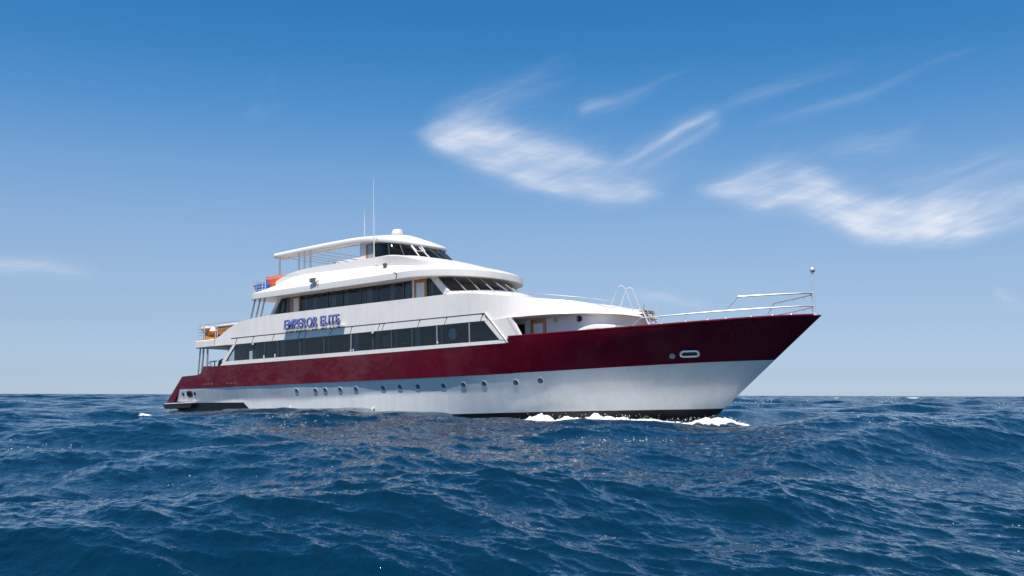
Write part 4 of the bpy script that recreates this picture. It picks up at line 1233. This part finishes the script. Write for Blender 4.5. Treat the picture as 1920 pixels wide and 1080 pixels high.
for s in (-1, 1):
    for x, z0 in ((9.02, 7.8), (10.73, 8.7), (11.17, 8.75), (11.64, 8.8)):
        mb2 = MB(); mb2.tube([(x, s * (2.6 if x < 10 else 2.72), z0), (x, s * (2.6 if x < 10 else 2.72), float(zc_(x)) - .1)], .048, 10); mb2.build('canopy_pole', M_STEELDULL, yacht)
for x in BARS:
    mb = MB(); mb.tube([(x, -1.9, 9.9), (x, 1.9, 9.9)], .024, 6); mb.build('canopy_bar', M_STEELDULL, yacht)

# radar dome, aerials, floodlight, vent
mb = MB()
mb.lathe([(.001, 0), (.17, 0), (.17, .1), (.27, .11), (.30, .15), (.30, .24), (.27, .34), (.2, .385), (.001, .40)], c=(15.39, 0, 10.44), seg=28)
mb.build('radar_dome', M_WHITE2, yacht)
for (x, y, z0, z1, r0) in ((16.64, -2.98, 8.40, 12.9, .028), (13.95, -1.0, 10.35, 12.0, .02)):
    mb = MB(); zm = z0 + (z1 - z0) * .48
    mb.tube([(x, y, z0), (x, y, zm)], [r0, r0 * .95], 8); mb.tube([(x, y, zm - .05), (x, y, zm + .1)], r0 * 1.25, 8); mb.tube([(x, y, zm), (x - .01, y, z1)], [r0 * .8, r0 * .35], 8)
    if r0 > .025: mb.box((x - .05, y, 8.45), (x + .25, y + .05, 8.48)); mb.tube([(x, y, 8.4), (x, y, 8.95)], .04, 8)
    mb.build('whip_antenna', M_WHITE2, yacht)
mb = MB()
mb.hexa([(12.95, -3.95, 7.9), (13.35, -3.85, 7.75), (13.35, -3.80, 7.78), (12.95, -3.90, 7.93), (12.86, -3.87, 8.10), (13.2, -3.77, 8.12), (13.2, -3.72, 8.15), (12.86, -3.82, 8.13)])
fld = mb.build('floodlight', mat('floodlight_glass', (.07, .085, .085), .25), yacht, bevel=.01)
mb = MB(); mb.tube([(13.3, -3.83, 7.82), (13.5, -3.83, 7.98)], .015, 6); mb.tube([(13.5, -3.83, 7.98), (13.42, -3.81, 7.62)], .015, 6); mb.build('bracket', M_DGREY, fld)
mb = MB(); mb.lathe([(.001, 0), (.09, 0), (.09, .12), (.11, .14), (.11, .22), (.07, .26), (.001, .27)], c=(17.55, -3.15, 8.2), seg=14); mb.build('vent_cowl', mat('brown_vent', (.12, .10, .085), .4), yacht)
for x in (18.75, 13.4):
    mb = MB(); mb.tube([(x, -3.80, 7.82), (x + .25, -3.83, 7.72), (x + .18, -3.83, 7.45)], .016, 6)
    if x > 15: mb.build('light_hook', M_DGREY, yacht)

# ---- ship's name
def text_obj(body, size, ext, off, name, m, parent, x, y, z, width, height, shear=.08, bev=0):
    cu = bpy.data.curves.new(name, 'FONT'); cu.body = body; cu.size = 1; cu.extrude = ext; cu.offset = off; cu.shear = shear; cu.space_character = 1.08
    tmp = bpy.data.objects.new(name + '_tmp', cu); scene.collection.objects.link(tmp)
    dg = bpy.context.evaluated_depsgraph_get(); dg.update()
    me = bpy.data.meshes.new_from_object(tmp.evaluated_get(dg))
    bpy.data.objects.remove(tmp); bpy.data.curves.remove(cu)
    n = len(me.vertices); co = np.empty(n * 3, np.float32); me.vertices.foreach_get('co', co); co = co.reshape(-1, 3)
    mn, mx = co.min(0), co.max(0)
    out = np.empty_like(co)
    out[:, 0] = (co[:, 0] - mn[0]) / (mx[0] - mn[0]) * width; out[:, 2] = (co[:, 1] - mn[1]) / (mx[1] - mn[1]) * height; out[:, 1] = -co[:, 2]
    me.vertices.foreach_set('co', out.ravel()); me.update()
    me.materials.clear(); me.materials.append(m)
    me.polygons.foreach_set('material_index', [0] * len(me.polygons))
    o = bpy.data.objects.new(name, me); scene.collection.objects.link(o); o.parent = parent
    o.location = (x, y, z)
    return o
LY = -(D(13) - .05) - .15
back = text_obj('EMPEROR ELITE', 1, .03, .028, 'name_lettering', M_LETTERD, yacht, 11.14, LY, 5.59, 4.14, .50)
tag(back, 'blue ship name EMPEROR ELITE in raised capitals')
front = text_obj('EMPEROR ELITE', 1, .006, -.006, 'letter_face', M_LETTER, back, .025, -.036, .02, 4.09, .46)
mb = MB()
mb.hexa([(11.04, LY - .05, 5.50), (15.54, LY - .05, 5.48), (15.54, LY + .12, 5.48), (11.04, LY + .12, 5.50), (11.04, LY - .05, 5.53), (15.54, LY - .05, 5.51), (15.54, LY + .12, 5.51), (11.04, LY + .12, 5.53)])
for x in (11.5, 12.6, 13.8, 15.0): mb.tube([(x, LY + .16, 5.6), (x, LY + .02, 5.6)], .02, 6)
mb.build('sign_rail', M_WHITE, yacht)

# ---- rails
def rail_mesh(name, tubes, m=M_STEEL):
    mb = MB()
    for pts, r in tubes: mb.tube(pts, r, 8)
    return mb.build(name, m, yacht)
ZB = lambda x: float(zt_(x))
def bw(x, z, s, inset=.1): return (x, s * max(.03, Bh(x, ZB(x)) - inset), z)
bow_rail = []
for s in (-1, 1):
    xs = list(np.linspace(31.75, 37.5, 26)) 
    mid = [bw(x, float(np.interp(x, [31.75, 34.9, 37.6], [4.63, 4.75, 4.83])), s) for x in xs] + [(37.7, 0, 4.83)]
    top = [bw(x, float(np.interp(x, [35.3, 37.6], [5.28, 5.33])), s) for x in np.linspace(35.35, 37.5, 12)] + [(37.7, 0, 5.335)]
    t = [([bw(31.38, 4.3, s), mid[0]], .022), (mid, .026), ([bw(34.88, 4.74, s), top[0]], .026), (top, .032)]
    for x in (32.55, 33.45, 34.25, 34.9):
        z1 = float(np.interp(x, [31.75, 34.9, 37.6], [4.63, 4.75, 4.83])); t.append(([bw(x, ZB(x), s), bw(x, z1, s)], .018))
    for x in (35.75, 36.45, 37.05):
        t.append(([bw(x, ZB(x), s), bw(x, float(np.interp(x, [35.3, 37.6], [5.28, 5.33])), s)], .018))
    rail_mesh('bow_rail', t)
    mb = MB()
    for x in (32.55, 33.45, 34.25, 34.9, 35.75, 36.45, 37.05): mb.sphere(bw(x, ZB(x) + .07, s), .04, seg=8)
    mb.build('rail_foot', M_STEEL, yacht)
mb = MB(); mb.tube([(37.72, 0, 4.42), (37.71, 0, 6.12)], .05, 12); mb.tube([(37.62, 0, 4.44), (37.66, 0, 5.6), (37.71, 0, 6.05)], .02, 8); mb.lathe([(.12, 0), (.12, .03), (.05, .06)], c=(37.72, 0, 4.46), seg=14)
jp = mb.build('jackstaff', M_STEEL, yacht)
mb = MB(); mb.sphere((37.73, 0, 6.25), .115, seg=20); mb.tube([(37.71, 0, 6.05), (37.73, 0, 6.16)], .03, 8); mb.build('ball_finial', M_STEEL, jp)
# low rail along the foredeck roof
t = []
path = [(22.0, -3.72, 6.56), (24.18, -3.67, 6.40), (25.68, -3.6, 6.20), (27.02, -3.40, 6.0), (28.0, -3.0, 5.86), (28.64, -2.62, 5.76), (29.33, -1.98, 5.65), (29.6, -1.5, 5.6)]
path = [(x, y, z + .03) for x, y, z in path]
t.append((catmull(path, 5), .02))
for x, y, z in catmull(path, 3)[::2]: t.append(([(x, y, z), (x, y, z - .2)], .014))
rail_mesh('deck_rail', t)
# aft sun deck rail
t = []
for z in (7.98, 8.14, 8.3, 8.5):
    t.append(([(9.0, -3.55, z), (7.74, -3.55, z), (7.74, 3.55, z), (9.0, 3.55, z)], .018))
t.append(([(9.0, -3.55, 8.5), (11.4, -3.3, 8.55)], .016))
for x in (7.74, 8.74, 9.0):
    for s in (-1, 1): t.append(([(x, s * 3.55, 7.78), (x, s * 3.55, 8.52)], .022))
rail_mesh('aft_rail', t)
# aft balcony rail
t = []
for k, z in enumerate((5.68, 5.86, 6.04, 6.22, 6.4)):
    t.append(([(3.66, -3.62, z), (3.18, -3.62, z), (3.18, 3.62, z), (3.66, 3.62, z)], .018))
t.append(([(3.85, -3.66, 5.54), (3.85, -3.66, 6.38), (3.92, -3.66, 6.42), (4.85, -3.68, 6.42), (4.87, -3.68, 5.54)], .022))
t.append(([(5.06, -3.69, 5.6), (5.06, -3.69, 6.38), (5.13, -3.69, 6.42), (7.1, -3.74, 6.42)], .022))
for x, y in ((3.18, -3.62), (3.66, -3.62), (3.18, 3.62), (3.18, 0)): t.append(([(x, y, 5.54), (x, y, 6.42)], .022))
rail_mesh('balcony_rail', t)
# poles
for (a, b, r) in (((3.33, -3.55, 5.14), (3.14, -3.55, 3.58), .045), ((3.70, -3.6, 5.12), (3.55, -3.6, 3.75), .055), ((4.07, -3.6, 5.12), (4.05, -3.6, 4.0), .055),
                  ((4.2, 2.63, 5.12), (4.2, 2.63, 3.9), .045), ((4.2, -2.3, 5.12), (4.2, -2.3, 3.9), .03), ((3.33, 3.55, 5.14), (3.14, 3.55, 3.58), .045),
                  ((8.3, -3.66, 7.5), (7.97, -3.7, 6.42), .05), ((8.72, -3.66, 7.5), (8.41, -3.7, 6.45), .05), ((9.1, -3.66, 7.48), (8.81, -3.7, 6.47), .05),
                  ((8.9, -2.2, 7.48), (8.9, -2.2, 5.6), .05), ((8.3, 3.66, 7.5), (7.97, 3.7, 6.42), .05)):
    mb = MB(); mb.tube([a, b], r, 10); mb.build('deck_pole', M_STEELDULL, yacht)
mb = MB(); mb.tube([(3.17, -3.55, 3.9), (3.56, -3.6, 3.92)], .02, 6); mb.build('pole_brace', M_STEELDULL, yacht)

# ladder down to the foredeck with hoop handrails
lad = []
LA, LB = (-.62, .08)
for y, h in ((LA, [(28.66, 5.62), (29.03, 6.31), (29.11, 6.39), (29.2, 6.41), (29.3, 6.38), (29.41, 6.25), (29.75, 5.36), (29.62, 5.1)]), (LB, [(28.71, 5.56), (29.02, 6.3), (29.1, 6.37), (29.2, 6.385), (29.3, 6.36), (29.4, 6.24), (29.73, 5.36), (29.62, 5.1)])):
    mb = MB(); mb.tube([(x + .18, y, z) for x, z in h], .02, 8)
    o = mb.build('ladder_hoop', M_STEEL, yacht)
mb = MB()
def lp(t, y): return (30.42 + (31.1 - 30.42) * t, y, 5.22 + (3.6 - 5.22) * t)
for y in (LA, LA + .13, LB, LB + .13):
    a, b = lp(0, y), lp(1, y)
    mb.tube([a, b], .028, 6)
ladder = mb.build('ladder', M_DOORWHITE, yacht)
for k in range(6):
    p = lp(.06 + k * .16, 0)
    mb = MB(); mb.box((p[0] - .1, LA + .06, p[2] - .02), (p[0] + .12, LB + .08, p[2] + .025)); mb.build('tread', mat('weathered_tread', (.42, .29, .2), .6, var=.2) if k == 0 else bpy.data.materials['weathered_tread'], ladder)
mb = MB(); mb.box((30.2, LA + .02, 5.2), (30.5, LB + .12, 5.24)); mb.tube([(30.45, LA, 5.2), (30.5, LA, 5.5)], .02, 6); mb.build('landing', bpy.data.materials['weathered_tread'], ladder)
mb = MB(); mb.tube([(31.0, LB + .15, 3.7), (30.62, LB + .15, 5.5)], .018, 6); mb.tube([(31.0, LA - .05, 3.7), (30.62, LA - .05, 5.5)], .018, 6); mb.build('handrail', M_STEEL, ladder)

# ------------------------------------------------------------------ loose things on the decks
# foredeck locker with an arched white lid
e = empty('deck_locker', on_yacht(29.2, -2.35, 3.58)); tag(e, 'white arched locker on the foredeck behind the burgundy bulwark', 'locker')
mb = MB()
prof = [(-.95, .72), (-.8, .80), (-.55, .90), (-.25, .975), (.05, 1.01), (.4, 1.0), (.8, .96), (1.15, .90)]
P = catmull(prof, 4)
mb.grid([[(x, -.45, 0) for x, z in P], [(x, -.45, z - .06) for x, z in P], [(x, -.41, z) for x, z in P], [(x, .41, z) for x, z in P], [(x, .45, z - .06) for x, z in P], [(x, .45, 0) for x, z in P]])
for q in (P[0], P[-1]): mb.add([(q[0], -.45, 0), (q[0], .45, 0), (q[0], .45, q[1] - .06), (q[0], .41, q[1]), (q[0], -.41, q[1]), (q[0], -.45, q[1] - .06)], [tuple(range(6))])
mb.build('shell', M_WHITE2, e, angle=50)
mb = MB(); mb.box((-.25, -.462, .68), (.35, -.452, .84)); mb.build('label_plate', M_GREYLABEL, e)

# bean bags on the aft sun deck
def bag(name, label, cat, x, y, z, m, pts):
    mb = MB(); seg = 18
    rows = []
    for i, (h, rx, ry, ox) in enumerate(pts):
        row = []
        for k in range(seg):
            a = 2 * math.pi * k / seg
            w = 1 + .10 * mnoise.noise((math.cos(a) * 1.5 + i * .4, math.sin(a) * 1.5, z + h * 3))
            row.append((ox + rx * math.cos(a) * w, ry * math.sin(a) * w, h + .06 * mnoise.noise((math.cos(a) * 2, math.sin(a) * 2, i * .7))))
        rows.append(row)
    rows = [list(map(tuple, r)) for r in [[tuple(v) for v in row] for row in np.array(catmull([np.array(r).ravel() for r in rows], 3)).reshape(-1, seg, 3)]]
    mb.grid(rows, wrap=True)
    o = mb.build(name, m, None, angle=180)
    o.matrix_world = on_yacht(x, y, z)
    return tag(o, label, cat, 'bean bags on the aft sun deck')
bag('bean_bag', 'orange bean bag with a sagging peak on the aft sun deck', 'bean bag', 8.85, -2.55, 7.8, M_ORANGE, [(.0, .1, .1, .0), (.02, .42, .38, .05), (.2, .5, .45, .03), (.5, .66, .42, -.02), (.78, .86, .34, -.08), (.94, .95, .2, -.12), (1.02, .55, .05, -.45)])
bag('bean_bag', 'blue bean bag beside the railing at the stern end of the sun deck', 'bean bag', 7.98, -2.75, 7.78, M_BLUE, [(.0, .1, .1, .0), (.02, .45, .38, .08), (.2, .55, .42, .05), (.38, .7, .4, .0), (.57, .84, .32, -.06), (.68, .8, .2, -.12), (.72, .4, .05, -.35)])

# sun loungers behind the coaming
def lounger():
    e = empty('sun_lounger', on_yacht(0, 0, 0))
    mb = MB(); mb.box((-.32, 0, .28), (.32, 1.75, .33)); mb.build('frame', M_WHITE2, e)
    mb = MB(); mb.box((-.3, .55, .335), (.3, 1.75, .42)); mb.build('mattress', M_WHITE2, e, bevel=.03)
    mb = MB(); mb.hexa([(-.32, .5, .36), (.32, .5, .36), (.32, .58, .40), (-.32, .58, .40), (-.32, .04, 1.1), (.32, .04, 1.1), (.32, .13, 1.15), (-.32, .13, 1.15)]); mb.build('backrest', M_WHITE2, e, bevel=.03)
    for x in (-.28, .28):
        for y in (.1, 1.65):
            mb = MB(); mb.box((x - .03, y - .03, 0), (x + .03, y + .03, .28)); mb.build('leg', M_WHITE2, e)
    return e
L0 = lounger()
lab = ['white sun lounger nearest the canopy poles, its back above the coaming', 'second white sun lounger from the canopy poles', 'third white sun lounger from the canopy poles, second from the bridge wall', 'white sun lounger right beside the bridge house wall']
for i, x in enumerate((13.13, 13.85, 14.58, 15.3 - .68 + .62)):
    if i == 0: r_ = L0
    else:
        r_ = L0.copy(); scene.collection.objects.link(r_)
        for ch in list(L0.children):
            c = ch.copy(); scene.collection.objects.link(c); c.parent = r_
    r_.matrix_world = on_yacht(x if i < 3 else 15.28, -2.66, 7.8)
    if i == 3: r_.matrix_world = on_yacht(15.28 - .02, -2.70, 7.8)
    tag(r_, lab[i], 'sun lounger', 'sun loungers along the coaming')

# aft balcony furniture
e = empty('wooden_bench', on_yacht(4.0, -2.6, 5.54)); tag(e, 'varnished wooden bench with a white cushion on the aft balcony', 'bench')
mb = MB(); mb.box((-1.0, .35, .1), (1.3, .43, .88)); 
for k in range(4): mb.box((-1.0, .335, .14 + k * .18), (1.3, .349, .28 + k * .18))
mb.build('backrest', M_WOOD, e)
mb = MB(); mb.box((-1.0, -.15, .36), (1.3, .34, .43)); mb.build('seat', M_WOOD, e)
mb = MB(); mb.box((-1.05, .28, .885), (1.35, .5, .99)); mb.build('cushion', M_WHITE2, e, bevel=.04)
for x in (-.95, 1.25):
    mb = MB(); mb.box((x - .05, -.15, 0), (x + .05, .4, .36)); mb.build('leg', M_WOOD, e)
e = empty('drum_stool', on_yacht(3.3, -3.05, 5.54)); tag(e, 'waisted orange wooden drum stool with a white top at the balcony corner', 'stool')
mb = MB(); mb.lathe([(.001, 0), (.36, 0), (.34, .06), (.2, .3), (.19, .36), (.24, .5), (.36, .66), (.36, .70), (.001, .70)], seg=20); mb.build('drum', M_BRASS, e)
mb = MB(); mb.lathe([(.001, .702), (.34, .702), (.37, .74), (.35, .86), (.001, .88)], seg=20); mb.build('top_cushion', M_WHITE2, e)
e = empty('wooden_stool', on_yacht(4.0, -3.2, 5.54)); tag(e, 'orange wooden stool topped by a white and orange cone', 'stool')
mb = MB(); mb.lathe([(.001, 0), (.42, 0), (.34, .12), (.16, .26), (.3, .36), (.34, .40), (.001, .40)], seg=20); mb.build('base', M_BRASS, e)
mb = MB(); mb.lathe([(.26, .402), (.27, .45), (.23, .55)], seg=20, mat=0); mb.lathe([(.23, .55), (.07, .78), (.001, .80)], seg=20, mat=1); mb.build('cone', [M_ORANGE, M_WHITE2], e)

# gear on the main aft deck
e = empty('dive_gear_stand', on_yacht(3.8, -3.0, 3.95)); tag(e, 'dark dive gear stand with a hoop on the main aft deck', 'gear stand')
mb = MB(); mb.tube([(-.35, 0, .42), (.3, 0, .44)], .03, 6); mb.tube([(.1, 0, 0), (.1, 0, .44)], .03, 6); mb.tube([(.3, .1, 0), (.45, .05, .35), (.55, 0, .45)], .05, 6); mb.build('bar', M_DGREY, e)
mb = MB(); mb.tube([(-.42 + .17 * math.cos(a), .02, .2 + .17 * math.sin(a)) for a in np.linspace(0, 2 * math.pi, 17)], .02, 6, cap=False); mb.build('hoop', M_DGREY, e)
mb = MB(); mb.sphere((.75, .1, .3), .26, seg=12, sc=(1.2, .8, 1)); mb.build('gear_bundle', mat('grey_gear', (.08, .085, .09), .7, var=.5, vscale=9), e)

# ------------------------------------------------------------------ bow wave foam
def foam_mat():
    m = bpy.data.materials.new('white_foam'); m.use_nodes = True
    nt = m.node_tree; b = nt.nodes['Principled BSDF']
    b.inputs['Base Color'].default_value = (.82, .83, .84, 1); b.inputs['Roughness'].default_value = .8
    b.inputs['Subsurface Weight'].default_value = .0
    n = nt.nodes.new('ShaderNodeTexNoise'); n.inputs['Scale'].default_value = 14; n.inputs['Detail'].default_value = 6
    tc = nt.nodes.new('ShaderNodeTexCoord'); bp = nt.nodes.new('ShaderNodeBump'); bp.inputs['Distance'].default_value = .08; bp.inputs['Strength'].default_value = .8
    nt.links.new(tc.outputs['Object'], n.inputs['Vector']); nt.links.new(n.outputs['Fac'], bp.inputs['Height']); nt.links.new(bp.outputs[0], b.inputs['Normal'])
    at = nt.nodes.new('ShaderNodeAttribute'); at.attribute_name = 'edge'
    n2 = nt.nodes.new('ShaderNodeTexNoise'); n2.inputs['Scale'].default_value = 5; n2.inputs['Detail'].default_value = 7; n2.inputs['Roughness'].default_value = .7
    nt.links.new(tc.outputs['Object'], n2.inputs['Vector'])
    mr = nt.nodes.new('ShaderNodeMapRange'); mr.inputs['From Min'].default_value = .25; mr.inputs['From Max'].default_value = 1.0; mr.inputs['To Min'].default_value = .2; mr.inputs['To Max'].default_value = .75
    nt.links.new(at.outputs['Fac'], mr.inputs['Value'])
    sb = nt.nodes.new('ShaderNodeMath'); sb.operation = 'SUBTRACT'; nt.links.new(n2.outputs['Fac'], sb.inputs[0]); nt.links.new(mr.outputs[0], sb.inputs[1])
    gn = nt.nodes.new('ShaderNodeMath'); gn.operation = 'MULTIPLY'; gn.use_clamp = True; gn.inputs[1].default_value = 9; nt.links.new(sb.outputs[0], gn.inputs[0])
    tr = nt.nodes.new('ShaderNodeBsdfTransparent'); mx = nt.nodes.new('ShaderNodeMixShader')
    nt.links.new(gn.outputs[0], mx.inputs[0]); nt.links.new(tr.outputs[0], mx.inputs[1]); nt.links.new(b.outputs[0], mx.inputs[2])
    nt.links.new(mx.outputs[0], nt.nodes['Material Output'].inputs[0])
    return m
def sea_height(x, y):
    X = np.array([[x]], float); Y = np.array([[y]], float)
    # undo the horizontal shift with a few fixed-point steps
    gx, gy_ = X.copy(), Y.copy()
    for _ in range(4):
        a, b, h, j, f, _, _ = sea_surface(gx, gy_, np.full(X.shape, .2, np.float32))
        gx = gx + (X - a); gy_ = gy_ + (Y - b)
    return float(h[0, 0])
path = [(34.9, -.3, .05), (34.4, -.5, .18), (33.8, -.8, .27), (33.1, -1.2, .28), (32.4, -1.6, .26), (31.6, -2.0, .24), (30.7, -2.55, .34), (29.8, -3.0, .42), (28.6, -3.5, .44), (27.4, -3.85, .36), (26.2, -4.05, .21), (25.2, -4.15, .14), (24.4, -4.15, .04)]
wp = []
for x, y, h in path:
    p = YM @ Vector((x, y, .6)); wp.append((p.x, p.y, h))
C = np.array(catmull(wp, 14))
zbase = [sea_height(c[0], c[1]) for c in C[::4]]
zb = np.interp(np.arange(len(C)), np.arange(len(C))[::4], zbase)
tg = np.gradient(C[:, :2], axis=0); tg /= np.linalg.norm(tg, axis=1)[:, None]
nr = np.stack([tg[:, 1], -tg[:, 0]], 1)
mb = MB()
rows = []
NWID = 36
for i, c in enumerate(C):
    row = []
    for k in range(NWID + 1):
        v = k / NWID * 2 - 1
        wd = .5 + 1.5 * c[2]
        px, py = c[0] + nr[i, 0] * v * wd, c[1] + nr[i, 1] * v * wd
        f = sum(mnoise.noise((px * s + 3, py * s, 1.7 * s)) / s ** .6 for s in (1.1, 2.6, 6, 13, 27, 48))
        h = (1 - v * v) ** .8 * (c[2] * 1.1 + .02) * (1 + .5 * f) - .05 + .04 * f
        row.append((px, py, zb[i] + h))
    rows.append(row)
mb.grid(rows)
nfoam = len(mb.v)
edge = [abs(k / NWID * 2 - 1) for i in range(len(C)) for k in range(NWID + 1)]
rr = random.Random(4)
for _ in range(520):     # spray drops thrown off the crest
    i = min(len(C) - 1, int(abs(rr.gauss(0, .42)) * len(C)))
    c = C[i]; v = rr.gauss(0, .8) * (.3 + c[2])
    z = zb[i] + c[2] * rr.uniform(.3, 1.25) + abs(rr.gauss(0, .10)) * c[2] * 3
    mb.sphere((c[0] + nr[i, 0] * v + rr.gauss(0, .1), c[1] + nr[i, 1] * v, z), rr.uniform(.006, .018), 1, seg=6)
me = bpy.data.meshes.new('bow_wave_foam')
me.from_pydata(mb.v, [], mb.f)
M_DROPGLINT = mat('spray_and_glint', (.85, .86, .87), .5)  # white shared by the spray drops and the flecks that imitate sun glints
me.materials.append(foam_mat()); me.materials.append(M_DROPGLINT)
me.polygons.foreach_set('material_index', mb.m); me.polygons.foreach_set('use_smooth', [True] * len(mb.f))
at = me.attributes.new('edge', 'FLOAT', 'POINT')
at.data.foreach_set('value', np.array(edge + [0] * (len(mb.v) - nfoam), np.float32))
foam = bpy.data.objects.new('bow_wave_foam', me); scene.collection.objects.link(foam)
tag(foam, 'white foam curling off the bow along the waterline', 'foam', kind='stuff')

# ------------------------------------------------------------------ white flecks added in place of sun glints on the wavelet crests
def flecks():
    r = np.random.default_rng(77)
    n = 160000
    rad = np.exp(r.uniform(math.log(6.5), math.log(130), n)); az = np.radians(r.uniform(-36, 36, n))
    X, Y = (np.sin(az) * rad)[:, None], (np.cos(az) * rad)[:, None]
    x, y, z, jac, _, _, _ = sea_surface(X, Y, np.full(X.shape, .03, np.float32))
    cl = np.array([mnoise.noise((float(a) * .22, float(b) * .22, 4.2)) for a, b in zip(X[:, 0], Y[:, 0])])
    score = -jac[:, 0] + .75 * cl + .8 * z[:, 0]
    idx = np.argsort(-score)[:2600]
    idx = idx[r.random(len(idx)) < .62]
    mb = MB()
    for i in idx:
        s_ = r.uniform(.004, .012) * (rad[i] / 26) ** .85 ; c = (x[i, 0], y[i, 0], z[i, 0] + s_ * .5)
        k = r.uniform(.8, 2.4)
        mb.sphere(c, s_, seg=6, sc=(k, 1, .8))
    me = bpy.data.meshes.new('glint_flecks'); me.from_pydata(mb.v, [], mb.f); me.materials.append(M_DROPGLINT)
    me.polygons.foreach_set('use_smooth', [True] * len(mb.f))
    o = bpy.data.objects.new('glint_flecks', me); scene.collection.objects.link(o)
    tag(o, 'tiny white flecks standing in for sun glints on the wave crests', 'spray', kind='stuff')
flecks()
